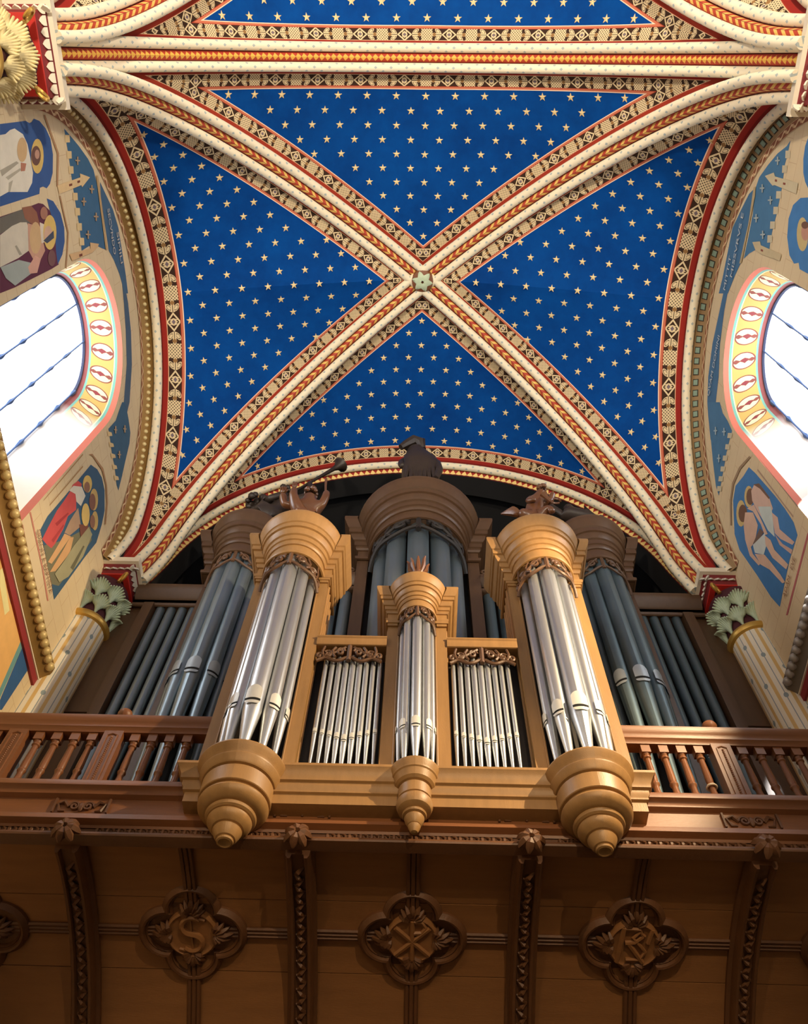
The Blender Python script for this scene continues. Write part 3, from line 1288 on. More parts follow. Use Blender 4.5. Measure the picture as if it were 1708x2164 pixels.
def cove_grid(m, x0, x1, p0, p1, off, th, n=8):
    """curved slab"""
    V = []
    for i in range(n + 1):
        p = p0 + (p1 - p0) * i / n
        for x in (x0, x1):
            V.append(cove(x, p, off))
    for i in range(n + 1):
        p = p0 + (p1 - p0) * i / n
        for x in (x0, x1):
            V.append(cove(x, p, off - th))
    k = 2 * (n + 1)
    F = [(2 * i, 2 * i + 1, 2 * i + 3, 2 * i + 2) for i in range(n)]
    F += [(2 * i, 2 * i + 2, k + 2 * i + 2, k + 2 * i) for i in range(n)]
    F += [(2 * i + 1, k + 2 * i + 1, k + 2 * i + 3, 2 * i + 3) for i in range(n)]
    F += [(0, k, k + 1, 1), (2 * n, 2 * n + 1, k + 2 * n + 1, k + 2 * n)]
    m.add(V, F, [(v[0], v[1]) for v in V])


P0, P1 = math.radians(-2.2), math.radians(62)
PQ = math.radians(15.2)
m = MB()
cove_grid(m, -XWALL, XWALL, P0, P1, -0.05, 0.03, 30)
m.obj('cove_backing', COVER, gal)
seams = [P0, math.radians(9.2), PQ, math.radians(22.0), math.radians(34), math.radians(48), P1]
BX = [-4.42] + list(RIBX) + [4.42]
for i in range(5):
    xa, xb = BX[i] + 0.10, BX[i + 1] - 0.10
    xa, xb = max(xa, -XWALL), min(xb, XWALL)
    xm = (BX[i] + BX[i + 1]) / 2
    for j in range(len(seams) - 1):
        for x0, x1 in ((xa, xm - 0.052), (xm + 0.052, xb)):
            if x1 - x0 < 0.1:
                continue
            m = MB()
            big = seams[j] == P0 or seams[j] == PQ
            cove_grid(m, x0, x1, seams[j] + 0.0012, seams[j + 1] - 0.0012, random.uniform(-0.002, 0.002), 0.04, 8)
            m.obj('coffer_panel', COVE, gal)
    # cross mouldings
    for dx in (-0.036, 0.0, 0.036):
        m = MB()
        pts = [cove(xm + dx, P0 + (P1 - P0) * k / 40, 0.012) for k in range(41)]
        m.tube(pts, 0.02 if dx else 0.024, 6)
        m.obj('panel_moulding', COVER, gal)
    for dp in (-0.011, 0.0, 0.011):
        m = MB()
        pts = [cove(xa, PQ + dp, 0.012), cove(xb, PQ + dp, 0.012)]
        m.tube(pts, 0.018, 6)
        m.obj('panel_moulding', COVER, gal)


def cove_local(Xc, ph):
    o_ = cove(Xc, ph, 0.0)
    xv = Vector((1, 0, 0))
    yv = Vector((0, -math.cos(ph), math.sin(ph)))
    nv = xv.cross(yv)
    return o_, xv, yv, nv


def quatrefoil(Xc, letter):
    o_, xv, yv, nv = cove_local(Xc, PQ)

    def W(x, y, h):
        return o_ + xv * x + yv * y + nv * h
    q = empty('medallion', (0, 0, 0), gal)
    q.location = Vector((0, 0, 0)) - gal.location
    # lobed outline: four circles
    d, r = 0.20, 0.212

    def ring(rad, n=15):
        pts = []
        for k in range(4):
            c = (d * math.cos(k * PI / 2), d * math.sin(k * PI / 2))
            # intersection half-angle of neighbouring lobes
            ha = PI - math.acos(min(1, d * math.sin(PI / 4) / rad)) - PI / 4 if rad > d * math.sin(PI / 4) else PI / 2
            ha = min(max(ha, 0.6), 2.2)
            for i in range(n + 1):
                a = k * PI / 2 - ha + 2 * ha * i / n
                pts.append((c[0] + rad * math.cos(a), c[1] + rad * math.sin(a)))
        return pts
    rings = [(r + 0.03, 0.0), (r + 0.028, 0.03), (r + 0.008, 0.05), (r - 0.005, 0.065), (r - 0.022, 0.06), (r - 0.03, 0.035), (r - 0.04, 0.04), (r - 0.052, 0.012)]
    V, F = [], []
    npt = None
    for rad, h in rings:
        pts = ring(rad)
        npt = len(pts)
        V += [W(x, y, h) for x, y in pts]
    for j in range(len(rings) - 1):
        for i in range(npt):
            a, b_ = j * npt + i, j * npt + (i + 1) % npt
            F.append((a, b_, b_ + npt, a + npt))
    mm = MB().add(V, F)
    mm.obj('quatrefoil_frame', COVER, q)
    mm = MB().poly([W(x, y, 0.010) for x, y in ring(r - 0.05)])
    mm.obj('quatrefoil_field', COVER, q, smooth=False)
    # leaf sprays in the lobes
    for k in range(4):
        a0 = k * PI / 2
        mm = MB()
        for i in range(-3, 4):
            a = a0 + i * 0.40
            bx, by = 0.165 * math.cos(a0), 0.165 * math.sin(a0)
            ln = 0.165 - 0.018 * abs(i)
            pts = [W(bx + ln * t * math.cos(a), by + ln * t * math.sin(a), 0.02 + 0.035 * math.sin(PI * t)) for t in (0.1, 0.35, 0.6, 0.85, 1.0)]
            mm.tube(pts, [0.012, 0.022, 0.026, 0.016, 0.006], 5)
        mm.obj('leaf_spray', COVER, q)
    # central disc and monogram
    V, F = [], []
    prof = [(0.0, 0.045), (0.165, 0.045), (0.185, 0.05), (0.195, 0.06), (0.21, 0.05), (0.215, 0.01)]
    for rr, h in prof:
        for i in range(36):
            V.append(W(rr * math.cos(2 * PI * i / 36), rr * math.sin(2 * PI * i / 36), h))
    for j in range(len(prof) - 1):
        for i in range(36):
            a, b_ = j * 36 + i, j * 36 + (i + 1) % 36
            F.append((a, b_, b_ + 36, a + 36))
    MB().add(V, F).obj('disc', COVE, q)
    mm = MB()

    W0 = W

    def W(x, y, h):
        return W0(x * 1.25, y * 1.25, h)

    def stroke(pts, w0=0.02):
        mm.tube([W(x, y, 0.052) for x, y in pts], w0 * 1.15, 6)
    if letter == 'S':
        P_ = []
        for i in range(13):
            a = math.radians(40 + 230 * i / 12)
            P_.append((0.062 * math.cos(a), 0.062 + 0.058 * math.sin(a)))
        for i in range(1, 14):
            a = math.radians(90 - 230 * i / 13)
            P_.append((0.066 * math.cos(a), -0.058 + 0.062 * math.sin(a)))
        mm.tube([W(x, y, 0.05) for x, y in P_], [0.016 + 0.012 * math.sin(PI * i / 25) for i in range(26)], 6)
        for sy in (-1, 1):
            mm.tube([W(0.075 * sy + 0.01 * sy, 0.105 * sy, 0.05), W(0.045 * sy, 0.115 * sy, 0.05)], 0.014, 6)
        mm.tube([W(-0.005, 0.13, 0.05), W(0.005, -0.13, 0.05)], 0.007, 5)
    elif letter == 'XP':
        stroke([(0, -0.14), (0, 0.14)], 0.018)
        stroke([(0.01, 0.135), (0.06, 0.13), (0.085, 0.095), (0.06, 0.055), (0.01, 0.05)], 0.016)
        stroke([(-0.11, -0.11), (0.11, 0.09)], 0.018)
        stroke([(0.11, -0.11), (-0.11, 0.09)], 0.018)
    else:
        stroke([(-0.105, -0.12), (-0.07, 0.13)], 0.018)
        stroke([(-0.07, 0.125), (0.03, 0.12), (0.05, 0.07), (0.0, 0.025), (-0.06, 0.02)], 0.016)
        stroke([(-0.04, 0.02), (0.06, -0.12)], 0.018)
        stroke([(0.11, 0.12), (0.085, 0.02)], 0.016)
        stroke([(0.06, 0.07), (0.03, 0.10), (-0.01, 0.06), (0.03, 0.01), (0.07, -0.04), (0.04, -0.10), (-0.05, -0.10)], 0.014)
    mm.obj('monogram', COVE, q)


for i, L in enumerate(('XP', 'S', 'XP', 'R', 'S')):
    quatrefoil((BX[i] + BX[i + 1]) / 2, L)

for x in RIBX + (-4.15, 4.15):
    # curved bracket rib with sunk carved channel
    m = MB()
    prof = [(-0.12, 0.0), (-0.12, 0.03), (-0.095, 0.05), (-0.09, 0.10), (-0.075, 0.125), (-0.055, 0.125), (-0.045, 0.09), (0.045, 0.09), (0.055, 0.125), (0.075, 0.125), (0.09, 0.10), (0.095, 0.05), (0.12, 0.03), (0.12, 0.0)]
    V, F = [], []
    n = 36
    for i in range(n + 1):
        p = P0 + (P1 - P0) * i / n
        for a, h in prof:
            V.append(cove(x + a, p, h))
    L = len(prof)
    for i in range(n):
        for j in range(L - 1):
            qn = i * L + j
            F.append((qn, qn + L, qn + L + 1, qn + 1))
    F.append(tuple(range(L)))
    m.add(V, F)
    m.obj('bracket_rib', COVER, gal)
    m = MB()
    k = 0
    p = P0 + 0.05
    while p < math.radians(45):
        s = 1 if k % 2 else -1
        pts = [cove(x - s * 0.04, p, 0.088), cove(x, p + 0.012, 0.112), cove(x + s * 0.04, p + 0.028, 0.09)]
        m.tube(pts, [0.010, 0.02, 0.008], 5)
        p += 0.021
        k += 1
    oo = m.obj('carved_twist', COVER, gal)
    # flower boss
    bx = empty('flower_boss', (0, 0, 0), gal)
    bx.location = -gal.location
    c = Vector((x, 5.225, 4.615))
    MB().ball(c, 0.055, 10, 7).obj('boss_core', COVER, bx)
    mm = MB()
    for i in range(7):
        a = 2 * PI * i / 7
        pts = []
        for t in (0.15, 0.45, 0.75, 1.0):
            rr = 0.105 * t
            pts.append(c + Vector((rr * math.cos(a), -0.075 * math.cos(t * 1.6) + 0.0, rr * math.sin(a) * 0.95 - 0.01)))
        mm.tube(pts, [0.016, 0.036, 0.034, 0.012], 6)
    mm.obj('petals', COVER, bx)
    # carved cartouche on the frieze above
    cq = empty('frieze_carving', (0, 0, 0), gal)
    cq.location = -gal.location
    mm = MB()
    for s in (-1, 1):
        pts = []
        for i in range(22):
            t = i / 21
            a = t * 3.2 * PI
            rr = 0.045 * (1 - 0.8 * t)
            pts.append((x + s * (0.055 + rr * math.cos(a)), GYF - 0.03, 4.905 + rr * math.sin(a)))
        mm.tube(pts, 0.011, 5)
        mm.tube([(x + s * 0.10, GYF - 0.025, 4.90), (x + s * 0.14, GYF - 0.035, 4.945), (x + s * 0.19, GYF - 0.025, 4.93), (x + s * 0.165, GYF - 0.025, 4.86), (x + s * 0.12, GYF - 0.025, 4.86)], [0.014, 0.018, 0.012, 0.014, 0.008], 5)
        mm.box(x + s * 0.215 - 0.008, x + s * 0.215 + 0.008, GYF - 0.04, GYF - 0.015, 4.84, 4.98)
    mm.ball((x, GYF - 0.03, 4.90), 0.03, 8, 6, sc=(0.8, 0.6, 1.6))
    mm.obj('scrolls', COVER, cq)

# ------------------------------------------------------------------ balustrades
BPROF = [(0.044, 0.0), (0.044, 0.05), (0.044, 0.055), (0.043, 0.065), (0.036, 0.10), (0.028, 0.135), (0.026, 0.17), (0.027, 0.20), (0.036, 0.212), (0.038, 0.222), (0.036, 0.232), (0.029, 0.242), (0.032, 0.27), (0.032, 0.31), (0.029, 0.40), (0.026, 0.49), (0.026, 0.51), (0.036, 0.52), (0.037, 0.53), (0.034, 0.54), (0.028, 0.55), (0.036, 0.57), (0.04, 0.58), (0.04, 0.66)]


def baluster_mesh():
    q = MB()
    q.lathe(BPROF[2:-2], (0, 0), 12)
    q.box(-0.045, 0.045, -0.045, 0.045, -0.005, 0.055)
    q.box(-0.040, 0.040, -0.040, 0.040, 0.572, 0.67)
    return q.me('baluster', WALX)


BAL = baluster_mesh()
for sx, lab in ((-1, 'dark turned wooden balustrade to the left of the front organ case'), (1, 'sunlit turned wooden balustrade to the right of the front organ case')):
    bl = empty('balustrade', (sx * 3.0, GYF + 0.06, 5.13))
    tag(bl, lab, 'balustrade')
    yb = GYF + 0.06
    p = [(sx * 1.82, yb), (sx * XWALL, yb)] if sx > 0 else [(-XWALL, yb), (-1.82, yb)]
    m = MB()
    pr = [(-0.06, 5.80), (0.05, 5.80), (0.055, 5.83), (0.075, 5.85), (0.075, 5.88), (0.085, 5.90), (0.10, 5.93), (0.10, 5.975), (0.08, 5.99), (-0.08, 5.99)]
    m.planpath(p, pr, capends=True)
    m.obj('handrail', WALX, bl)
    m = MB().box(min(p[0][0], p[1][0]), max(p[0][0], p[1][0]), yb - 0.06, yb + 0.06, 5.125, 5.15)
    m.obj('base_rail', WALX, bl, smooth=False)
    for x in (2.02, 2.175, 2.33, 2.485, 2.865, 3.02, 3.18, 3.34, 3.72, 3.875, 4.03):
        o = link('baluster', BAL, bl)
        o.location = Vector((sx * x, yb, 5.14)) - bl.location
    for x in (2.68, 3.53):
        pp = empty('pilaster', (0, 0, 0), bl)
        pp.location = Vector((sx * x, yb, 5.14)) - bl.location
        q = MB()
        q.box(-0.085, 0.085, -0.06, 0.06, 0.0, 0.67)
        o = link('post', q.me('post', WALX, smooth=False), None)
        o.parent = pp
        q = MB()
        for dx in (-0.045, 0.045):
            q.tube([(dx, -0.062, 0.06), (dx, -0.062, 0.61)], 0.008, 5)
        for k in range(24):
            q.ball((0, -0.062, 0.08 + k * 0.022), 0.011, 6, 4)
        q.tube([(-0.045, -0.062, 0.06), (0, -0.062, 0.04), (0.045, -0.062, 0.06)], 0.008, 5)
        q.tube([(-0.045, -0.062, 0.61), (0, -0.062, 0.63), (0.045, -0.062, 0.61)], 0.008, 5)
        o = link('carved_panel', q.me('carved_panel', WALX), None)
        o.parent = pp
        if x == 2.68:
            q = MB().lathe([(0.05, 0.85), (0.05, 0.87), (0.03, 0.88), (0.06, 0.91), (0.07, 0.945), (0.06, 0.975), (0.03, 0.995), (0.0, 1.0)], (0, 0), 16)
            o = link('ball_finial', q.me('ball_finial', WALX), None)
            o.parent = pp

# ------------------------------------------------------------------ pipes and case builders


def pipe_mesh(r, zfoot, zmouth, ztop, bm_, key=None):
    """origin on pipe axis, mouth faces -Y; returns (body mesh, mouth mesh)"""
    q = MB()
    q.lathe([(r * 0.28, zfoot), (r * 0.97, zmouth - r * 0.9), (r, zmouth - r * 0.6), (r, zmouth), (r, ztop - 0.01), (r * 0.96, ztop), (r * 0.85, ztop), (r * 0.83, ztop - 0.3)], (0, 0), 20)
    body = q.me('pipe', bm_, angle=30)
    q = MB()
    w_ = r * 0.80
    yf = -r * 1.06

    def strip(zs, ws, m, lift=0.0):
        V, F = [], []
        n = 6
        for z, ww in zip(zs, ws):
            for i in range(n + 1):
                x = -ww + 2 * ww * i / n
                y = yf - lift + (r * 0.30) * (x / r) ** 2
                V.append((x, y, z))
        for j in range(len(zs) - 1):
            for i in range(n):
                a = j * (n + 1) + i
                F.append((a, a + 1, a + n + 2, a + n + 1))
        q.add(V, F, None, m)
    h = r * 2.0
    # upper lip with rounded top
    zs, ws = [], []
    for i in range(7):
        t = i / 6
        zs.append(zmouth + 0.34 * r + h * 0.62 + w_ * math.sin(t * PI / 2))
        ws.append(max(w_ * math.cos(t * PI / 2), 0.001))
    strip([zmouth + 0.34 * r, zs[0]] + zs[1:], [w_, w_] + ws[1:], 0, 0.004)
    strip([zmouth - 0.04 * r, zmouth + 0.34 * r], [w_, w_], 1, 0.001)
    zs, ws = [], []
    for i in range(6):
        t = i / 5
        zs.append(zmouth - 0.04 * r - w_ * 0.55 * math.sin(t * PI / 2))
        ws.append(max(w_ * (1 - 0.55 * t * t), 0.001))
    strip(zs, ws, 0, 0.004)
    mo = q.me('mouth', [LIPS[bm_.name], SLIT], angle=30)
    return body, mo


PCACHE = {}


def place_pipe(parent, x, y, ang, r, zfoot, zmouth, ztop, mt, mouth=True):
    key = (round(r, 4), round(zfoot, 3), round(zmouth, 3), round(ztop, 3), mt.name)
    if key not in PCACHE:
        PCACHE[key] = pipe_mesh(r, zfoot, zmouth, ztop, mt)
    b_, mo = PCACHE[key]
    o = link('pipe', b_, parent)
    o.location = Vector((x, y, 0)) - parent.location
    o.rotation_euler = (0, 0, ang)
    if mouth:
        k = bpy.data.objects.new('mouth', mo)
        COL.objects.link(k)
        k.parent = o
    return o


def spiral(c, r0, turns, a0, sgn, n=22, rend=0.15):
    out = []
    for i in range(n + 1):
        t = i / n
        a = a0 + sgn * turns * 2 * PI * t
        r = r0 * (1 - (1 - rend) * t)
        out.append((c[0] + r * math.cos(a), c[1] + r * math.sin(a)))
    return out


def frieze_curves(arch):
    """2D scrollwork in u in [-1,1], w in [0,1] (1 = top)"""
    cs = []
    drop = (lambda u: -0.75 * abs(u) ** 1.8) if arch else (lambda u: -0.10 * abs(u))
    for s in (-1, 1):
        cs.append(([(s * (0.16 + p[0]), 0.62 + p[1] * 2.0) for p in spiral((0.1, 0.0), 0.13, 1.5, PI, -1)], 1.0))
        cs.append(([(s * u, 0.95 - 0.55 * math.sin((u - 0.1) * 2.2) + drop(u) * 0.9) for u in [0.12 + 0.06 * k for k in range(11)]], 1.1))
        cs.append(([(s * (0.62 + p[0]), 0.50 + drop(0.62) * 0.7 + p[1] * 2.0) for p in spiral((0.0, 0.0), 0.12, 1.4, 0.5, 1)], 0.9))
        cs.append(([(s * u, 0.16 + 0.10 * math.cos(u * 9) + drop(u)) for u in [0.05 * k for k in range(20)]], 1.2))
        cs.append(([(s * (0.88 + p[0]), 0.42 + drop(0.88) * 0.85 + p[1] * 2.0) for p in spiral((0, 0), 0.10, 1.2, PI, -1)], 0.9))
        cs.append(([(s * 0.42, 0.9), (s * 0.5, 0.7 + drop(0.5) * .5), (s * 0.47, 0.45 + drop(0.47)), (s * 0.40, 0.3 + drop(0.4))], 1.0))
        cs.append(([(s * 0.75, 0.95), (s * 0.80, 0.7 + drop(0.8) * .6), (s * 0.76, 0.4 + drop(0.76) * .9), (s * 0.7, 0.2 + drop(0.7))], 0.9))
    cs.append(([(0, 1.0), (0.0, 0.7), (0.0, 0.35), (0, 0.05)], 1.6))
    return cs


def arc_frieze(parent, xc, yc, rad, amax, z1, h, mt, tr):
    m = MB()
    for c, w_ in frieze_curves(True):
        pts = []
        for u, v in c:
            a = max(-1.02, min(1.02, u)) * amax
            pts.append((xc + rad * math.sin(a), yc - rad * math.cos(a), z1 - h + v * h))
        m.tube(pts, tr * w_, 6)
    return m.obj('carved_frieze', mt, parent)


def flat_frieze(parent, x0, x1, y, z0, z1, mt, tr):
    m = MB()
    for c, w_ in frieze_curves(False):
        pts = [((x0 + x1) / 2 + max(-1, min(1, u)) * (x1 - x0) / 2, y, z0 + (z1 - z0) * max(0.0, min(1.05, v))) for u, v in c]
        m.tube(pts, tr * w_, 6)
    return m.obj('carved_frieze', mt, parent)


def crown(parent, xc, y, hw, rs, depth, prof, mt, name='tower_crown', lidz=None):
    path = [(xc - hw, y + depth), (xc - hw, y), (xc - rs, y)]
    n = 26
    for i in range(1, n):
        a = -PI / 2 + PI * i / n
        path.append((xc + rs * math.sin(a), y - rs * math.cos(a)))
    path += [(xc + rs, y), (xc + hw, y), (xc + hw, y + depth)]
    m = MB()
    m.planpath(path, prof)
    ztop = prof[-1][1]
    zb = prof[0][1]
    m.add([(p[0], p[1], ztop) for p in path], [tuple(range(len(path)))])
    m.add([(p[0], p[1], zb + 0.01) for p in path], [tuple(range(len(path)))])
    return m.obj(name, mt, parent, angle=24)


def scale_prof(pr, z0, k, ko):
    return [(o_ * ko, z0 + z * k) for o_, z in pr]


CROWN = [(0, 0), (0.022, 0.004), (0.028, 0.02), (0.028, 0.05), (0.012, 0.055), (0.012, 0.075), (0, 0.08), (0, 0.19), (0.018, 0.192), (0.034, 0.215), (0.034, 0.25), (0.028, 0.255), (0.05, 0.262), (0.055, 0.30), (0.055, 0.335), (0.048, 0.34), (0.075, 0.35), (0.10, 0.39), (0.108, 0.43), (0.104, 0.44), (0.13, 0.445), (0.135, 0.47), (0.135, 0.515), (0.128, 0.52), (0.15, 0.53), (0.168, 0.57), (0.195, 0.63), (0.205, 0.66), (0.205, 0.705), (0.19, 0.735), (0.0, 0.75)]

# ------------------------------------------------------------------ front organ case
YP = 5.15
fo = empty('front_organ_case', (0, 5.4, 5.0))
tag(fo, 'honey oak front organ case with three silver pipe towers and pendant turrets', 'organ')
m = MB().box(-1.78, 1.78, 5.45, 5.49, 4.9, 7.0)
m.obj('back_panel', BLACKW, fo, smooth=False)
# towers at -1.4, 0, 1.4
TW = {-1.40: (0.40, 8.16, 0.235), 0.0: (0.30, 7.36, 0.145), 1.40: (0.40, 8.16, 0.235)}
for xc, (hw, zc, rp) in TW.items():
    big = xc != 0
    inner = 0.285 if big else 0.175
    for s in (-1, 1):
        x0, x1 = sorted((xc + s * inner, xc + s * hw))
        m = MB().box(x0, x1, YP, YP + 0.06, 5.15, zc + 0.02)
        # beaded inner edge
        xe = xc + s * (inner + 0.012)
        m.tube([(xe, YP - 0.004, 5.2), (xe, YP - 0.004, zc)], 0.008, 6)
        m.obj('stile', OAK, fo)
        # side wall of the tower
        x0, x1 = sorted((xc + s * (hw - 0.03), xc + s * hw))
        m = MB().box(x0, x1, YP + 0.05, YP + 0.50, 5.15, zc + 0.02)
        for k in range(4):
            yy = YP + 0.12 + k * 0.10
            m.tube([(xc + s * hw, yy, 5.3), (xc + s * hw, yy, zc)], 0.016, 6)
        m.obj('side_panel', OAK, fo)
        # capital bracket below the crown wing
        m = MB()
        x0, x1 = sorted((xc + s * (inner + 0.01), xc + s * (hw + 0.02)))
        m.box(x0, x1, YP - 0.03, YP + 0.06, zc - 0.06, zc - 0.02)
        m.box(x0 + 0.015, x1 - 0.015, YP - 0.02, YP + 0.06, zc - 0.10, zc - 0.06)
        m.obj('stile_capital', OAK, fo, smooth=False)
    if big:
        crown(fo, xc, YP, hw + 0.02, 0.325, 0.5, scale_prof(CROWN, zc, 1.0, 0.86), OAK)
        arc_frieze(fo, xc, YP, 0.315, 1.5, zc + 0.02, 0.24, OAKD, 0.0165)
    else:
        crown(fo, xc, YP, hw + 0.01, 0.19, 0.5, scale_prof(CROWN, zc, 0.68, 0.62), OAK)
        arc_frieze(fo, xc, YP, 0.185, 1.5, zc + 0.02, 0.19, OAKD, 0.0125)
    m = MB().box(xc - hw + 0.03, xc + hw - 0.03, YP + 0.28, YP + 0.30, 5.15, zc)
    m.obj('tower_back', BLACKW, fo, smooth=False)
    # pipes
    for k in range(5):
        a = (k - 2) * (0.66 if big else 0.68)
        rr = ((0.050, 0.066, 0.084, 0.066, 0.050) if big else (0.030, 0.042, 0.047, 0.042, 0.030))[k]
        zm = (5.78, 5.74, 5.72, 5.74, 5.78)[k] if big else (5.66, 5.62, 5.60, 5.62, 5.66)[k]
        place_pipe(fo, xc + rp * math.sin(a), YP - rp * math.cos(a) + 0.01, a, rr, 5.13, zm, zc + 0.02 - 0.07 * (abs(k - 2) ** 1.3), TIN)
# turrets below
TPROF = [(0.0, 5.165), (0.345, 5.165), (0.36, 5.157), (0.362, 5.145), (0.350, 5.115), (0.330, 5.085), (0.322, 5.065), (0.326, 5.06), (0.324, 5.045), (0.308, 5.02), (0.303, 4.998), (0.292, 4.985), (0.270, 4.980), (0.270, 4.968), (0.284, 4.964), (0.284, 4.822), (0.278, 4.816), (0.256, 4.814), (0.256, 4.796), (0.272, 4.790), (0.277, 4.775), (0.270, 4.748), (0.250, 4.722), (0.222, 4.702), (0.205, 4.697), (0.190, 4.696), (0.190, 4.686), (0.199, 4.682), (0.192, 4.662), (0.176, 4.650), (0.166, 4.649), (0.166, 4.641), (0.172, 4.636), (0.168, 4.618), (0.150, 4.588), (0.122, 4.566), (0.105, 4.563), (0.105, 4.555), (0.112, 4.55), (0.106, 4.535), (0.094, 4.505), (0.076, 4.478), (0.062, 4.474), (0.066, 4.464), (0.062, 4.452), (0.048, 4.446), (0.03, 4.455), (0.0, 4.46)]
for xc in (-1.40, 1.40):
    MB().lathe(TPROF, (xc, 5.12), 48).obj('turret_pendant', OAK, fo, angle=28)
CPROF = [(0.0, 5.185), (0.195, 5.185), (0.208, 5.175), (0.206, 5.155), (0.19, 5.12), (0.186, 5.10), (0.176, 5.09), (0.165, 5.05), (0.16, 5.03), (0.14, 5.01), (0.122, 5.005), (0.122, 4.995), (0.131, 4.99), (0.131, 4.895), (0.122, 4.89), (0.122, 4.88), (0.140, 4.865), (0.144, 4.83), (0.130, 4.79), (0.10, 4.765), (0.088, 4.762), (0.096, 4.75), (0.09, 4.735), (0.070, 4.73), (0.078, 4.715), (0.070, 4.68), (0.05, 4.65), (0.044, 4.648), (0.05, 4.64), (0.046, 4.625), (0.040, 4.61), (0.026, 4.585), (0.0, 4.58)]
MB().lathe(CPROF, (0, 5.12), 36).obj('turret_pendant', OAK, fo, angle=28)
# base cornice, between and beside the turrets
BASE = [(0.0, 5.22), (0.085, 5.215), (0.105, 5.195), (0.105, 5.17), (0.085, 5.145), (0.06, 5.10), (0.055, 5.06), (0.035, 5.05), (0.035, 5.01), (0.02, 4.99), (0.02, 4.965), (0.0, 4.955), (0.0, 4.86), (-0.2, 4.86)]
for xa, xb in ((-1.82, -1.30), (-1.5, 0.0), (0.0, 1.5), (1.30, 1.82)):
    path = [(xa, YP - 0.01), (xb, YP - 0.01)]
    if xa < -1.6:
        path = [(xa, YP + 0.3)] + path
    if xb > 1.6:
        path = path + [(xb, YP + 0.3)]
    MB().planpath(path, BASE).obj('base_cornice', OAK, fo)
# flats
for s in (-1, 1):
    x0, x1 = sorted((s * 0.30, s * 1.0))
    m = MB().box(x0, x1, YP, YP + 0.3, 6.93, 7.05)
    m.planpath([(x0, YP), (x1, YP)], [(0, 6.93), (0.012, 6.935), (0.018, 6.95), (0.018, 7.03), (0.03, 7.045), (0.03, 7.06), (0, 7.062)])
    m.obj('top_rail', OAK, fo)
    flat_frieze(fo, x0 + 0.005, x1 - 0.03, YP + 0.01, 6.69, 6.93, OAKD, 0.0155)
    for k in range(9):
        x = s * (0.355 + k * 0.066)
        e = abs(k - 4)
        place_pipe(fo, x, YP + 0.06, 0, 0.0305 - 0.0022 * e, 5.15, 5.62 + 0.03 * e ** 0.9, 6.82 - 0.012 * e, TIN)
    m = MB().box(x0, x1, YP + 0.2, YP + 0.22, 5.15, 6.95)
    m.obj('flat_back', BLACKW, fo, smooth=False)
# small brass-coloured supports behind the centre pipes
m = MB().box(-0.14, 0.14, YP + 0.1, YP + 0.14, 5.30, 5.36)
m.obj('pipe_rack', OAK, fo, smooth=False)

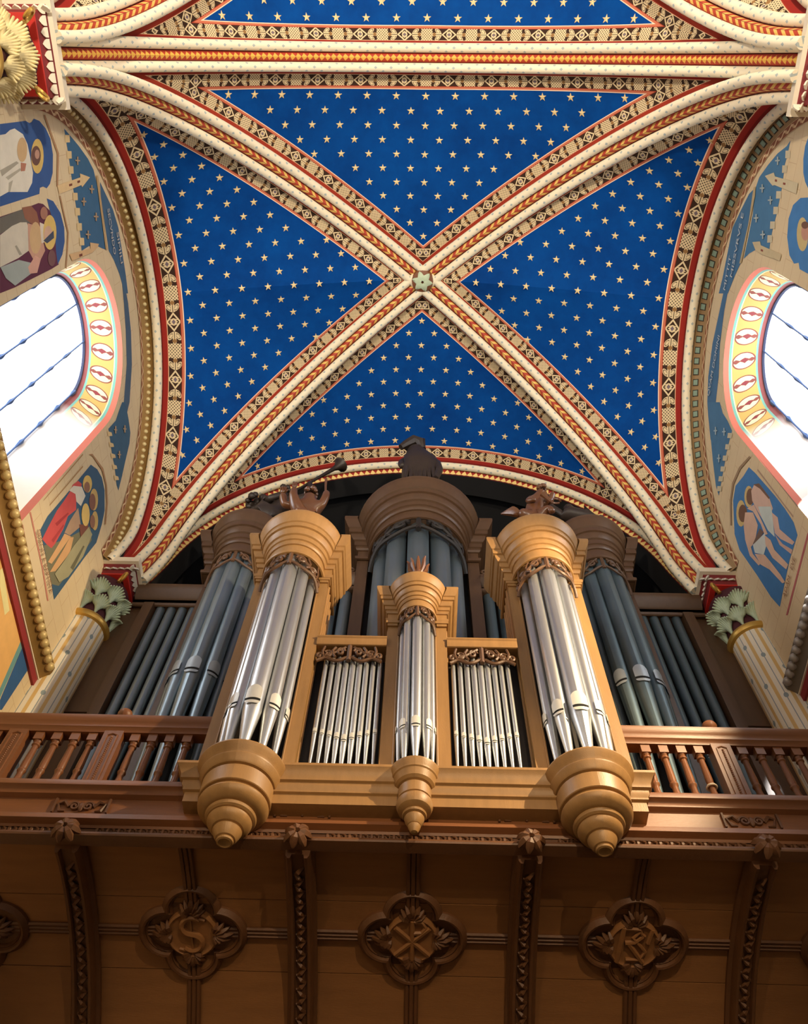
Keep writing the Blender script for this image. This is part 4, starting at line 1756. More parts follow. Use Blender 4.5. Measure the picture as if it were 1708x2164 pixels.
# ------------------------------------------------------------------ great organ case behind
YM = 6.25
go = empty('great_organ_case', (0, 6.8, 5.08))
tag(go, 'tall dark walnut great organ case with blue-grey pipes under the arch', 'organ')
MB().box(-3.66, 3.66, 7.3, 7.36, 5.08, 9.6).obj('back_panel', BLACKW, go, smooth=False)
for s in (-1, 1):
    # outer side panel beside the column
    x0, x1 = sorted((s * 3.50, s * (XWALL - 0.02)))
    m = MB().box(x0, x1, 6.50, 6.56, 5.08, 9.46)
    for k in range(2):
        m.box(x0 + 0.05, x1 - 0.05, 6.485, 6.50, 5.3 + k * 2.1, 5.3 + k * 2.1 + 1.95)
    m.obj('side_panel', WAL, go, smooth=False)
    x0, x1 = sorted((s * 3.49, s * 3.62))
    MB().box(x0, x1, 6.38, 6.55, 5.08, 9.46).obj('stile', WAL, go, smooth=False)
    # outer flat
    x0, x1 = sorted((s * 2.72, s * 3.80))
    m = MB()
    m.box(x0, x1, 6.44, 6.9, 9.46, 9.80)
    pth = [(x0, 6.44), (x1, 6.44)]
    m.planpath(pth, [(0, 9.44), (0.02, 9.45), (0.03, 9.49), (0.0, 9.51), (0.0, 9.60), (0.03, 9.62), (0.06, 9.68), (0.09, 9.71), (0.11, 9.78), (0.11, 9.83), (0.0, 9.85)])
    m.obj('flat_cornice', WAL, go)
    for k in range(5):
        x = s * (3.415 - 0.145 * k)
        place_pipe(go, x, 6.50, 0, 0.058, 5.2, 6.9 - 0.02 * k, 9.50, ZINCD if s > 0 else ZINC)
    MB().box(min(s * 2.72, s * 3.5), max(s * 2.72, s * 3.5), 6.62, 6.64, 5.08, 9.5).obj('flat_back', BLACKW, go, smooth=False)
    # side tower
    xc = s * 2.46
    for t in (-1, 1):
        x0, x1 = sorted((xc + t * 0.30, xc + t * 0.42))
        MB().box(x0, x1, YM + 0.02, YM + 0.30, 5.08, 10.02).obj('stile', WAL, go, smooth=False)
    crown(go, xc, YM, 0.50, 0.36, 0.6, scale_prof(CROWN, 9.98, 1.25, 0.95), WAL)
    arc_frieze(go, xc, YM, 0.35, 1.5, 10.0, 0.28, OAKD if s < 0 else WAL, 0.016)
    for k in range(5):
        a = (k - 2) * 0.66
        rr = (0.075, 0.088, 0.098, 0.088, 0.075)[k]
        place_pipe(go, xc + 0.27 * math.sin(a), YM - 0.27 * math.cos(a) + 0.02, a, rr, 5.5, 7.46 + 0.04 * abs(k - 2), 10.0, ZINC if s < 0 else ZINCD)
    MB().box(xc - 0.4, xc + 0.4, YM + 0.28, YM + 0.30, 5.08, 10.0).obj('tower_back', BLACKW, go, smooth=False)
    MB().lathe([(0.0, 5.60), (0.46, 5.60), (0.48, 5.57), (0.46, 5.52), (0.42, 5.47), (0.42, 5.40), (0.46, 5.37), (0.46, 5.08)], (xc, YM), 36).obj('tower_base', WAL, go)
    # inner flat between the towers
    x0, x1 = sorted((s * 0.86, s * 2.04))
    m = MB()
    m.planpath([(x0, YM + 0.1), (x1, YM + 0.1)], [(0, 9.80), (0.02, 9.81), (0.03, 9.85), (0, 9.87), (0.0, 9.92), (0.04, 9.95), (0.08, 10.02), (0.10, 10.05), (0.10, 10.10), (0, 10.12)])
    m.box(x0, x1, YM + 0.1, YM + 0.5, 9.80, 10.11)
    m.obj('flat_cornice', WAL, go)
    flat_frieze(go, x0, x1, YM + 0.05, 10.11, 10.42, WAL, 0.022)
    for k in range(6):
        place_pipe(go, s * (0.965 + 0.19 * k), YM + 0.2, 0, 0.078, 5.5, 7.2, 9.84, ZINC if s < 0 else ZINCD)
    MB().box(x0, x1, YM + 0.32, YM + 0.34, 5.08, 9.9).obj('flat_back', BLACKW, go, smooth=False)
    x0, x1 = sorted((s * 0.70, s * 0.86))
    MB().box(x0, x1, YM + 0.02, YM + 0.25, 5.08, 10.5).obj('stile', WAL, go, smooth=False)
crown(go, 0, YM, 0.86, 0.68, 0.6, scale_prof(CROWN, 10.42, 1.24, 1.15), WAL)
arc_frieze(go, 0, YM, 0.66, 1.5, 10.48, 0.34, BLACKW, 0.026)
for k in range(5):
    a = (k - 2) * 0.60
    place_pipe(go, 0.52 * math.sin(a), YM - 0.52 * math.cos(a) + 0.05, a, (0.12, 0.135, 0.145, 0.135, 0.12)[k], 5.5, 7.6, 10.5, ZINC)
MB().box(-0.72, 0.72, YM + 0.25, YM + 0.27, 5.08, 10.5).obj('tower_back', BLACKW, go, smooth=False)
MB().box(-0.7, 0.7, YM - 0.4, YM + 0.2, 5.08, 5.6).obj('tower_base', WAL, go, smooth=False)

# ------------------------------------------------------------------ wall paintings (flat paint on the wall faces), in (y, z) metres on each wall
MURALS = [
    ('window_arch_sky', 1, [
        ((70,116,156), [(2.718,12.173),(2.701,12.014),(3.05,12.021),(3.503,11.95),(3.928,11.766),(4.284,11.691),(4.54,11.339),(4.837,11.616),(4.577,11.888),(4.405,12.037),(4.071,12.187),(3.594,12.257),(3.099,12.21)]),
    ]),
    ('window_arch_sky', -1, [
        ((72,98,124), [(2.708,12.092),(2.759,12.175),(3.103,12.212),(3.503,12.162),(3.949,12.001),(4.412,11.674),(4.632,11.308),(4.739,10.961),(4.651,10.837),(4.327,11.448),(3.879,11.787),(3.442,11.946),(3.059,12.036)]),
    ]),
    ('battlement_sky', -1, [
        ((60,104,140), [(0.731,10.871),(0.81,11.01),(0.95,11.249),(1.118,11.491),(1.261,11.626),(1.408,11.661),(1.577,11.67),(1.861,11.662),(2.104,11.657),(2.255,11.642),(2.153,11.347),(2.1,11.063),(2.106,10.799),(1.959,10.836),(1.789,10.853),(1.628,10.851),(1.469,10.849),(1.293,10.856),(1.141,10.868),(1.0,10.875),(0.859,10.869)]),
        ((66,102,136), [(1.424,11.794),(1.589,11.935),(1.814,12.132),(2.073,12.247),(2.386,12.265),(2.718,12.278),(2.98,12.263),(2.948,12.129),(2.65,12.02),(2.435,11.882),(2.286,11.74),(2.119,11.743),(1.885,11.741),(1.609,11.743)]),
        ((58,98,128), [(4.301,11.377),(4.347,11.502),(4.611,11.53),(4.821,11.521),(4.951,11.417),(5.092,11.179),(5.242,10.941),(5.365,10.719),(5.263,10.685),(5.001,10.727),(4.796,10.704),(4.587,10.724),(4.437,10.718),(4.44,11.028),(4.354,11.229)]),
    ]),
    ('painted_battlements', -1, [
        ((222,196,146), [(0.797,10.855),(0.809,11.001),(0.887,10.976),(0.878,10.828)]),
        ((222,196,146), [(0.969,10.831),(0.984,10.978),(1.063,10.953),(1.051,10.804)]),
        ((222,196,146), [(1.133,10.812),(1.15,10.96),(1.23,10.934),(1.216,10.785)]),
        ((222,196,146), [(1.43,10.806),(1.451,10.956),(1.533,10.93),(1.514,10.779)]),
        ((222,196,146), [(1.602,10.801),(1.626,10.952),(1.708,10.926),(1.687,10.774)]),
        ((222,196,146), [(1.775,10.782),(1.801,10.933),(1.884,10.907),(1.861,10.754)]),
        ((222,196,146), [(1.947,10.779),(1.976,10.931),(2.06,10.905),(2.034,10.75)]),
        ((222,196,146), [(4.442,10.659),(4.525,10.803),(4.577,10.81),(4.517,10.654)]),
        ((222,196,146), [(4.6,10.653),(4.687,10.798),(4.739,10.805),(4.676,10.648)]),
        ((222,196,146), [(4.762,10.651),(4.851,10.797),(4.904,10.804),(4.839,10.646)]),
        ((222,196,146), [(4.921,10.638),(5.013,10.785),(5.067,10.792),(4.999,10.633)]),
        ((222,196,146), [(5.085,10.633),(5.18,10.78),(5.235,10.787),(5.164,10.627)]),
        ((228,198,148), [(1.297,10.377),(1.292,11.119),(1.248,11.124),(1.328,11.443),(1.407,11.128),(1.381,11.109),(1.393,10.387)]),
        ((122,66,50), [(1.324,10.722),(1.326,10.826),(1.351,10.82),(1.349,10.719)]),
        ((122,66,50), [(1.32,10.996),(1.32,11.09),(1.346,11.084),(1.346,10.993)]),
        ((214,178,132), [(2.07,10.384),(2.129,11.083),(2.062,11.098),(2.133,11.398),(2.163,11.342),(2.191,11.122),(2.155,10.434)]),
        ((122,66,50), [(2.127,10.678),(2.135,10.785),(2.164,10.781),(2.157,10.673)]),
        ((190,160,116), [(1.331,11.662),(1.339,11.735),(2.263,11.687),(2.249,11.612)]),
        ((176,150,120), [(1.057,11.111),(1.06,11.153),(1.15,11.111),(1.146,11.069)]),
        ((176,150,120), [(1.084,11.037),(1.102,11.189),(1.118,11.182),(1.099,11.03)]),
        ((176,150,120), [(1.42,11.436),(1.425,11.481),(1.519,11.437),(1.513,11.393)]),
        ((176,150,120), [(1.446,11.357),(1.471,11.521),(1.488,11.513),(1.463,11.349)]),
        ((176,150,120), [(1.524,11.102),(1.529,11.144),(1.621,11.101),(1.615,11.059)]),
        ((176,150,120), [(1.549,11.026),(1.574,11.182),(1.591,11.174),(1.565,11.019)]),
        ((176,150,120), [(1.752,11.437),(1.759,11.482),(1.854,11.438),(1.847,11.393)]),
        ((176,150,120), [(1.777,11.357),(1.807,11.523),(1.824,11.515),(1.794,11.349)]),
        ((176,150,120), [(1.911,11.066),(1.918,11.109),(2.011,11.065),(2.003,11.023)]),
        ((176,150,120), [(1.934,10.989),(1.966,11.146),(1.982,11.139),(1.951,10.982)]),
        ((176,150,120), [(4.487,10.942),(4.506,10.989),(4.598,10.946),(4.579,10.9)]),
        ((176,150,120), [(4.508,10.886),(4.561,11.003),(4.575,10.997),(4.521,10.879)]),
        ((176,150,120), [(4.614,11.29),(4.634,11.34),(4.729,11.296),(4.708,11.246)]),
        ((176,150,120), [(4.634,11.231),(4.691,11.356),(4.705,11.349),(4.649,11.224)]),
        ((176,150,120), [(4.855,10.931),(4.875,10.979),(4.969,10.935),(4.948,10.888)]),
        ((176,150,120), [(4.874,10.874),(4.932,10.993),(4.946,10.987),(4.888,10.867)]),
    ]),
    ('painted_saint', -1, [
        ((56,92,150), [(0.585,9.23),(0.591,9.846),(0.617,9.928),(0.612,9.99),(0.582,10.065),(0.611,10.201),(0.697,10.339),(0.806,10.419),(0.969,10.417),(1.154,10.322),(1.256,10.192),(1.291,10.083),(1.261,9.993),(1.264,9.902),(1.321,9.862),(1.314,8.879)]),
        ((232,226,208), [(0.682,9.183),(0.682,9.309),(0.652,9.431),(0.645,9.545),(0.668,9.601),(0.711,9.718),(0.813,9.786),(0.95,9.793),(1.097,9.795),(1.191,9.726),(1.264,9.57),(1.207,9.121),(1.225,8.922)]),
        ((176,170,152), [(0.993,9.033),(0.948,9.444),(0.97,9.49),(1.051,9.048)]),
        ((186,180,160), [(1.068,9.124),(1.02,9.5),(1.04,9.514),(1.099,9.173)]),
        ((186,180,160), [(1.125,9.171),(1.111,9.277),(1.212,9.162),(1.207,9.121)]),
        ((212,178,132), [(0.864,9.75),(0.908,9.719),(0.944,9.674),(0.965,9.622),(0.969,9.571),(0.956,9.529),(0.928,9.502),(0.888,9.494),(0.844,9.506),(0.801,9.536),(0.766,9.579),(0.744,9.63),(0.739,9.681),(0.751,9.724),(0.779,9.753),(0.819,9.762)]),
        ((190,130,105), [(0.97,9.536),(0.992,9.665),(1.058,9.599),(1.051,9.497)]),
        ((222,190,110), [(0.963,10.143),(1.016,10.109),(1.061,10.063),(1.095,10.008),(1.114,9.951),(1.117,9.897),(1.103,9.851),(1.075,9.818),(1.034,9.801),(0.986,9.8),(0.934,9.817),(0.883,9.849),(0.839,9.894),(0.805,9.947),(0.784,10.003),(0.78,10.058),(0.792,10.105),(0.819,10.139),(0.86,10.158),(0.91,10.16)]),
        ((112,80,70), [(0.952,10.069),(0.988,10.041),(1.017,9.999),(1.034,9.949),(1.036,9.898),(1.024,9.855),(1.0,9.825),(0.967,9.814),(0.93,9.822),(0.894,9.848),(0.866,9.889),(0.849,9.939),(0.845,9.989),(0.856,10.033),(0.88,10.064),(0.914,10.077)]),
        ((196,152,130), [(0.935,10.041),(0.953,10.028),(0.967,10.007),(0.975,9.982),(0.976,9.957),(0.97,9.935),(0.958,9.919),(0.942,9.913),(0.924,9.917),(0.907,9.93),(0.894,9.95),(0.885,9.975),(0.884,10.001),(0.889,10.023),(0.901,10.038),(0.917,10.045)]),
        ((176,136,98), [(0.558,10.328),(0.56,10.378),(0.974,10.586),(1.31,10.399),(1.304,10.351),(0.969,10.527)]),
    ]),
    ('painted_company', -1, [
        ((98,46,68), [(1.433,9.911),(1.521,10.053),(1.721,10.12),(1.966,10.06),(2.118,10.043),(2.123,9.82),(2.104,8.845),(2.084,8.508),(1.404,8.836),(1.41,9.36),(1.407,9.796)]),
        ((56,92,150), [(1.391,10.035),(1.443,10.198),(1.595,10.348),(1.765,10.382),(1.911,10.327),(2.034,10.197),(2.112,10.018),(1.961,10.034),(1.721,10.12),(1.512,10.057)]),
        ((112,108,98), [(1.412,8.832),(1.41,9.36),(1.571,9.496),(1.525,9.213),(1.558,8.761)]),
        ((150,100,78), [(1.393,9.368),(1.407,9.598),(1.489,9.707),(1.656,9.728),(1.599,9.555),(1.506,9.384)]),
        ((216,208,188), [(1.566,8.758),(1.527,9.055),(1.524,9.259),(1.548,9.411),(1.658,9.454),(1.826,9.326),(1.849,9.057),(1.852,8.62)]),
        ((166,160,142), [(1.723,9.028),(1.722,9.073),(1.831,9.158),(1.828,9.091)]),
        ((206,160,136), [(1.56,9.429),(1.647,9.732),(1.804,9.734),(1.904,9.738),(1.972,9.577),(1.971,9.427),(1.826,9.326)]),
        ((212,178,132), [(1.76,9.704),(1.818,9.663),(1.863,9.606),(1.888,9.541),(1.889,9.479),(1.866,9.428),(1.824,9.397),(1.768,9.389),(1.707,9.406),(1.65,9.446),(1.606,9.501),(1.58,9.565),(1.577,9.627),(1.599,9.679),(1.641,9.712),(1.697,9.721)]),
        ((226,214,196), [(1.599,9.73),(1.67,9.929),(1.817,9.806),(1.814,9.678)]),
        ((222,190,110), [(1.773,10.129),(1.827,10.093),(1.872,10.044),(1.904,9.985),(1.92,9.923),(1.918,9.864),(1.899,9.814),(1.866,9.777),(1.82,9.757),(1.768,9.756),(1.713,9.773),(1.661,9.806),(1.617,9.854),(1.585,9.911),(1.567,9.972),(1.567,10.031),(1.584,10.082),(1.617,10.121),(1.663,10.143),(1.717,10.146)]),
        ((214,176,150), [(1.773,10.008),(1.804,9.984),(1.828,9.946),(1.839,9.9),(1.838,9.854),(1.824,9.814),(1.799,9.787),(1.768,9.776),(1.734,9.783),(1.704,9.807),(1.68,9.844),(1.668,9.889),(1.669,9.935),(1.682,9.975),(1.707,10.003),(1.739,10.015)]),
        ((70,80,100), [(1.795,9.738),(1.741,10.056),(1.818,10.033),(1.84,9.821)]),
        ((170,120,100), [(1.54,9.978),(1.563,9.959),(1.58,9.927),(1.589,9.889),(1.588,9.85),(1.578,9.815),(1.559,9.791),(1.536,9.78),(1.511,9.785),(1.488,9.803),(1.47,9.834),(1.461,9.871),(1.461,9.91),(1.472,9.945),(1.49,9.97),(1.514,9.982)]),
        ((120,84,84), [(2.032,9.978),(2.063,9.955),(2.086,9.919),(2.097,9.876),(2.095,9.834),(2.08,9.797),(2.056,9.773),(2.024,9.763),(1.991,9.771),(1.961,9.794),(1.938,9.829),(1.926,9.871),(1.928,9.913),(1.942,9.95),(1.966,9.976),(1.998,9.986)]),
        ((166,176,170), [(1.852,8.62),(1.866,9.049),(1.949,9.315),(2.043,9.442),(2.087,8.853),(1.975,8.688)]),
        ((220,170,150), [(1.979,9.229),(1.9,9.461),(1.963,9.581),(2.079,9.425),(2.05,9.243)]),
        ((176,136,98), [(1.408,10.38),(1.413,10.42),(1.833,10.481),(2.023,10.362),(2.209,10.23),(2.191,10.194),(2.016,10.327),(1.827,10.44)]),
    ]),
    ('painted_prophet', -1, [
        ((60,96,126), [(4.617,9.949),(4.763,10.124),(4.931,10.226),(5.13,10.244),(5.376,10.129),(5.496,9.962),(5.559,9.824),(5.62,9.687),(5.593,9.288),(5.569,8.265),(5.364,8.28),(4.66,8.296),(4.611,8.53),(4.617,9.031),(4.618,9.488),(4.617,9.78)]),
        ((124,122,96), [(4.865,8.302),(5.082,8.811),(5.318,9.586),(5.509,9.564),(5.517,9.16),(5.493,8.442),(5.364,8.28),(5.14,8.278)]),
        ((206,84,84), [(4.632,9.233),(4.737,9.369),(4.829,9.325),(4.921,9.282),(4.875,9.028),(4.95,8.844),(4.993,8.567),(4.991,8.457),(4.891,8.369),(4.776,8.292),(4.733,8.471),(4.669,8.777),(4.657,9.012)]),
        ((172,60,64), [(4.78,8.668),(4.835,9.046),(4.863,9.063),(4.834,8.698)]),
        ((180,66,68), [(4.905,8.498),(4.901,8.867),(4.929,8.884),(4.958,8.528)]),
        ((206,84,84), [(4.596,9.311),(4.624,9.485),(4.71,9.573),(4.739,9.527),(4.614,9.272)]),
        ((222,218,204), [(4.608,9.184),(4.618,9.331),(4.741,9.558),(4.898,9.615),(4.946,9.429),(4.829,9.325),(4.734,9.339)]),
        ((180,150,124), [(4.926,9.342),(5.174,9.322),(5.112,8.976),(5.003,8.848),(4.951,9.052),(4.931,9.277)]),
        ((216,170,120), [(5.013,8.844),(5.135,8.995),(5.141,8.783),(5.153,8.38),(5.083,8.305),(5.043,8.656)]),
        ((216,170,120), [(5.132,8.966),(5.186,9.063),(5.303,8.885),(5.283,8.429),(5.213,8.297),(5.168,8.741)]),
        ((222,190,110), [(4.855,9.872),(4.888,9.843),(4.906,9.797),(4.906,9.742),(4.888,9.686),(4.855,9.638),(4.812,9.605),(4.765,9.591),(4.723,9.599),(4.69,9.627),(4.671,9.671),(4.671,9.725),(4.688,9.781),(4.72,9.83),(4.763,9.864),(4.811,9.879)]),
        ((150,110,90), [(4.861,9.79),(4.882,9.772),(4.893,9.743),(4.893,9.708),(4.881,9.673),(4.86,9.642),(4.833,9.621),(4.803,9.612),(4.776,9.617),(4.755,9.634),(4.744,9.662),(4.744,9.697),(4.755,9.732),(4.776,9.763),(4.803,9.786),(4.833,9.795)]),
        ((206,176,112), [(5.13,9.97),(5.175,9.937),(5.203,9.889),(5.21,9.835),(5.194,9.782),(5.16,9.738),(5.111,9.711),(5.055,9.704),(5.002,9.717),(4.958,9.75),(4.93,9.796),(4.922,9.85),(4.936,9.903),(4.97,9.947),(5.019,9.976),(5.075,9.984)]),
        ((140,98,84), [(5.118,9.88),(5.152,9.855),(5.173,9.818),(5.178,9.776),(5.167,9.736),(5.14,9.702),(5.102,9.681),(5.06,9.675),(5.019,9.686),(4.985,9.71),(4.964,9.746),(4.958,9.788),(4.969,9.828),(4.995,9.862),(5.033,9.884),(5.076,9.891)]),
        ((206,176,112), [(5.382,9.853),(5.421,9.824),(5.447,9.785),(5.454,9.742),(5.442,9.7),(5.413,9.667),(5.371,9.647),(5.323,9.644),(5.276,9.657),(5.237,9.684),(5.211,9.722),(5.204,9.765),(5.215,9.807),(5.243,9.841),(5.285,9.861),(5.333,9.866)]),
        ((150,110,92), [(5.341,9.751),(5.369,9.731),(5.386,9.702),(5.389,9.668),(5.379,9.636),(5.357,9.609),(5.326,9.593),(5.291,9.589),(5.257,9.597),(5.23,9.617),(5.213,9.646),(5.209,9.679),(5.218,9.711),(5.24,9.738),(5.271,9.755),(5.306,9.76)]),
        ((128,80,66), [(5.126,9.28),(5.267,9.542),(5.344,9.439),(5.376,9.259),(5.253,9.252)]),
        ((226,196,120), [(5.173,9.627),(5.219,9.594),(5.249,9.548),(5.257,9.496),(5.242,9.447),(5.208,9.407),(5.16,9.383),(5.104,9.378),(5.05,9.393),(5.005,9.425),(4.975,9.47),(4.966,9.521),(4.979,9.57),(5.012,9.611),(5.061,9.636),(5.117,9.641)]),
        ((168,164,130), [(5.298,8.394),(5.3,8.708),(5.278,9.02),(5.299,9.527),(5.445,9.595),(5.548,9.211),(5.536,8.715),(5.454,8.461)]),
        ((110,108,84), [(5.464,8.809),(5.422,9.27),(5.455,9.304),(5.538,8.866)]),
        ((176,136,98), [(4.463,9.92),(4.502,10.037),(4.835,10.308),(5.093,10.336),(5.333,10.262),(5.56,10.08),(5.536,10.036),(5.31,10.216),(5.071,10.29),(4.836,10.252),(4.529,10.025)]),
    ]),
    ('painted_border_lines', -1, [
        ((196,130,112), [(4.406,7.925),(4.405,7.954),(5.327,7.875),(5.312,7.852)]),
        ((196,130,112), [(4.36,8.143),(4.372,8.176),(5.077,8.175),(5.499,8.134),(5.479,8.103),(5.059,8.144)]),
        ((176,140,96), [(4.406,8.495),(4.398,8.525),(4.38,9.76),(4.401,9.767)]),
        ((176,140,96), [(4.529,8.622),(4.516,8.642),(4.515,9.697),(4.537,9.703)]),
    ]),
    ('lower_wall_painting', -1, [
        ((236,184,110), [(4.386,7.4),(4.917,7.345),(5.47,7.408),(5.594,7.325),(5.685,6.775)]),
        ((110,160,160), [(5.663,6.785),(5.493,7.397),(5.574,7.407),(5.75,6.743)]),
        ((50,96,150), [(5.772,6.733),(5.574,7.407),(5.886,7.458),(5.886,6.722),(5.859,6.691)]),
        ((236,226,160), [(4.58,7.307),(4.587,7.458),(4.719,7.35),(5.061,7.298),(5.047,7.192),(4.731,7.234)]),  # pool of warm lamp light painted as a pale patch
    ]),
    ('battlement_sky', 1, [
        ((74,124,164), [(0.781,10.875),(0.846,10.951),(0.947,11.189),(1.092,11.415),(1.266,11.642),(1.381,11.691),(1.49,11.682),(1.706,11.626),(2.003,11.63),(2.276,11.653),(2.174,11.494),(2.091,11.298),(2.006,10.853),(1.913,10.876),(1.752,10.876),(1.588,10.848),(1.432,10.848),(1.278,10.848),(1.149,10.878),(1.041,10.897),(0.899,10.878)]),
        ((70,116,156), [(1.407,11.73),(1.495,11.89),(1.728,12.084),(1.984,12.282),(2.293,12.301),(2.676,12.326),(2.896,12.367),(2.809,11.999),(2.521,11.849),(2.324,11.717),(2.062,11.704),(1.777,11.725),(1.555,11.749)]),
        ((74,124,164), [(4.4,12.004),(4.226,11.535),(4.316,11.347),(4.34,11.112),(4.394,10.889),(4.533,10.913),(4.718,10.934),(4.89,10.92),(5.127,10.914),(5.381,10.901),(5.314,11.079),(5.062,11.369),(4.772,11.661),(4.572,11.853)]),
    ]),
    ('painted_battlements', 1, [
        ((206,196,166), [(0.896,10.954),(0.884,10.813),(0.959,10.775),(0.975,10.921)]),
        ((206,196,166), [(1.057,10.963),(1.043,10.821),(1.119,10.783),(1.137,10.929)]),
        ((206,196,166), [(1.347,10.99),(1.329,10.845),(1.406,10.806),(1.428,10.956)]),
        ((206,196,166), [(1.524,10.98),(1.503,10.834),(1.58,10.795),(1.605,10.945)]),
        ((206,196,166), [(1.695,10.99),(1.672,10.842),(1.75,10.803),(1.777,10.955)]),
        ((206,196,166), [(1.857,10.991),(1.831,10.842),(1.91,10.803),(1.94,10.955)]),
        ((206,196,166), [(4.476,11.011),(4.411,10.853),(4.481,10.837),(4.545,10.996)]),
        ((206,196,166), [(4.644,11.012),(4.576,10.853),(4.648,10.837),(4.714,10.997)]),
        ((206,196,166), [(4.818,11.02),(4.747,10.86),(4.819,10.844),(4.889,11.005)]),
        ((206,196,166), [(4.984,11.021),(4.91,10.86),(4.983,10.844),(5.055,11.006)]),
        ((206,196,166), [(5.136,11.022),(5.06,10.86),(5.133,10.844),(5.209,11.007)]),
        ((206,196,166), [(5.282,11.005),(5.203,10.843),(5.277,10.826),(5.355,10.99)]),
        ((210,198,164), [(1.227,11.44),(1.159,11.173),(1.196,11.112),(1.184,10.395),(1.3,10.383),(1.289,11.067),(1.304,11.135)]),
        ((140,76,60), [(1.225,11.095),(1.222,11.023),(1.247,11.015),(1.25,11.086)]),
        ((140,76,60), [(1.229,10.823),(1.227,10.746),(1.25,10.742),(1.252,10.819)]),
        ((204,188,150), [(2.02,11.436),(1.966,11.185),(2.003,11.13),(1.981,10.442),(2.058,10.456),(2.101,11.09),(2.088,11.283)]),
        ((140,76,60), [(2.043,11.107),(2.039,11.027),(2.062,11.02),(2.067,11.103)]),
        ((186,168,128), [(1.399,11.749),(1.38,11.684),(1.485,11.644),(2.328,11.677),(2.356,11.755),(1.83,11.695)]),
        ((166,182,184), [(0.98,11.163),(0.976,11.123),(1.063,11.073),(1.067,11.113)]),
        ((166,182,184), [(1.021,11.2),(1.003,11.054),(1.019,11.045),(1.037,11.191)]),
        ((166,182,184), [(1.329,11.492),(1.324,11.449),(1.415,11.396),(1.42,11.439)]),
        ((166,182,184), [(1.374,11.532),(1.351,11.375),(1.367,11.365),(1.39,11.523)]),
        ((166,182,184), [(1.425,11.146),(1.419,11.106),(1.508,11.054),(1.513,11.095)]),
        ((166,182,184), [(1.469,11.184),(1.445,11.035),(1.46,11.026),(1.485,11.175)]),
        ((166,182,184), [(1.687,11.502),(1.68,11.458),(1.772,11.405),(1.779,11.449)]),
        ((166,182,184), [(1.735,11.543),(1.705,11.383),(1.722,11.374),(1.751,11.534)]),
        ((166,182,184), [(1.834,11.173),(1.827,11.131),(1.916,11.079),(1.924,11.12)]),
        ((166,182,184), [(1.881,11.211),(1.85,11.059),(1.866,11.05),(1.897,11.202)]),
        ((166,190,200), [(4.587,11.508),(4.57,11.466),(4.667,11.409),(4.684,11.45)]),
        ((166,190,200), [(4.648,11.533),(4.591,11.399),(4.605,11.39),(4.666,11.523)]),
        ((166,190,200), [(4.469,11.181),(4.453,11.142),(4.548,11.086),(4.564,11.125)]),
        ((166,190,200), [(4.529,11.204),(4.474,11.077),(4.488,11.069),(4.545,11.194)]),
        ((166,190,200), [(4.87,11.179),(4.853,11.139),(4.948,11.083),(4.966,11.122)]),
        ((166,190,200), [(4.932,11.202),(4.872,11.074),(4.886,11.065),(4.949,11.192)]),
    ]),
    ('painted_saint', 1, [
        ((70,130,190), [(0.709,10.278),(0.717,10.395),(0.804,10.428),(0.934,10.405),(1.07,10.328),(1.154,10.227),(1.207,10.114),(1.229,9.98)]),
        ((70,130,190), [(1.275,9.904),(1.296,10.063),(1.327,10.259),(1.424,10.421),(1.582,10.47),(1.776,10.401),(1.95,10.229),(2.008,10.057),(1.974,9.94),(2.032,9.88),(2.031,9.641),(2.033,9.469)]),
        ((206,186,130), [(1.65,9.854),(1.702,9.832),(1.752,9.826),(1.794,9.838),(1.825,9.865),(1.842,9.905),(1.842,9.955),(1.826,10.011),(1.795,10.065),(1.752,10.114),(1.702,10.151),(1.648,10.174),(1.598,10.179),(1.555,10.167),(1.525,10.138),(1.509,10.096),(1.51,10.045),(1.527,9.991),(1.559,9.937),(1.601,9.89)]),
        ((200,150,130), [(1.628,9.837),(1.66,9.827),(1.689,9.834),(1.713,9.857),(1.726,9.893),(1.727,9.937),(1.715,9.981),(1.693,10.019),(1.663,10.045),(1.631,10.054),(1.601,10.046),(1.578,10.022),(1.565,9.986),(1.565,9.942),(1.577,9.899),(1.599,9.862)]),
        ((122,88,72), [(1.56,9.891),(1.574,9.89),(1.589,9.904),(1.602,9.93),(1.611,9.965),(1.614,10.003),(1.611,10.038),(1.603,10.066),(1.59,10.081),(1.575,10.082),(1.56,10.068),(1.548,10.041),(1.539,10.006),(1.536,9.968),(1.539,9.933),(1.547,9.906)]),
        ((230,190,170), [(1.722,9.818),(1.711,9.653),(1.894,9.549),(1.895,9.698)]),
    ]),
    ('painted_couple', 1, [
        ((70,130,190), [(4.574,10.105),(4.551,9.877),(4.543,9.633),(4.531,9.203),(4.536,8.884),(4.563,8.6),(4.639,8.441),(4.98,8.478),(5.272,8.46),(5.591,8.43),(5.63,8.697),(5.627,9.179),(5.648,9.847),(5.555,10.104),(5.193,10.378),(4.983,10.398),(4.751,10.213)]),
        ((214,190,130), [(4.836,9.784),(4.886,9.768),(4.939,9.773),(4.986,9.8),(5.021,9.844),(5.038,9.9),(5.034,9.958),(5.01,10.01),(4.968,10.047),(4.917,10.064),(4.863,10.058),(4.815,10.03),(4.781,9.984),(4.766,9.928),(4.771,9.871),(4.796,9.821)]),
        ((126,94,76), [(4.822,9.756),(4.861,9.744),(4.903,9.752),(4.942,9.777),(4.972,9.817),(4.987,9.865),(4.987,9.915),(4.969,9.958),(4.938,9.988),(4.898,9.999),(4.855,9.991),(4.816,9.965),(4.787,9.924),(4.772,9.876),(4.774,9.827),(4.791,9.785)]),
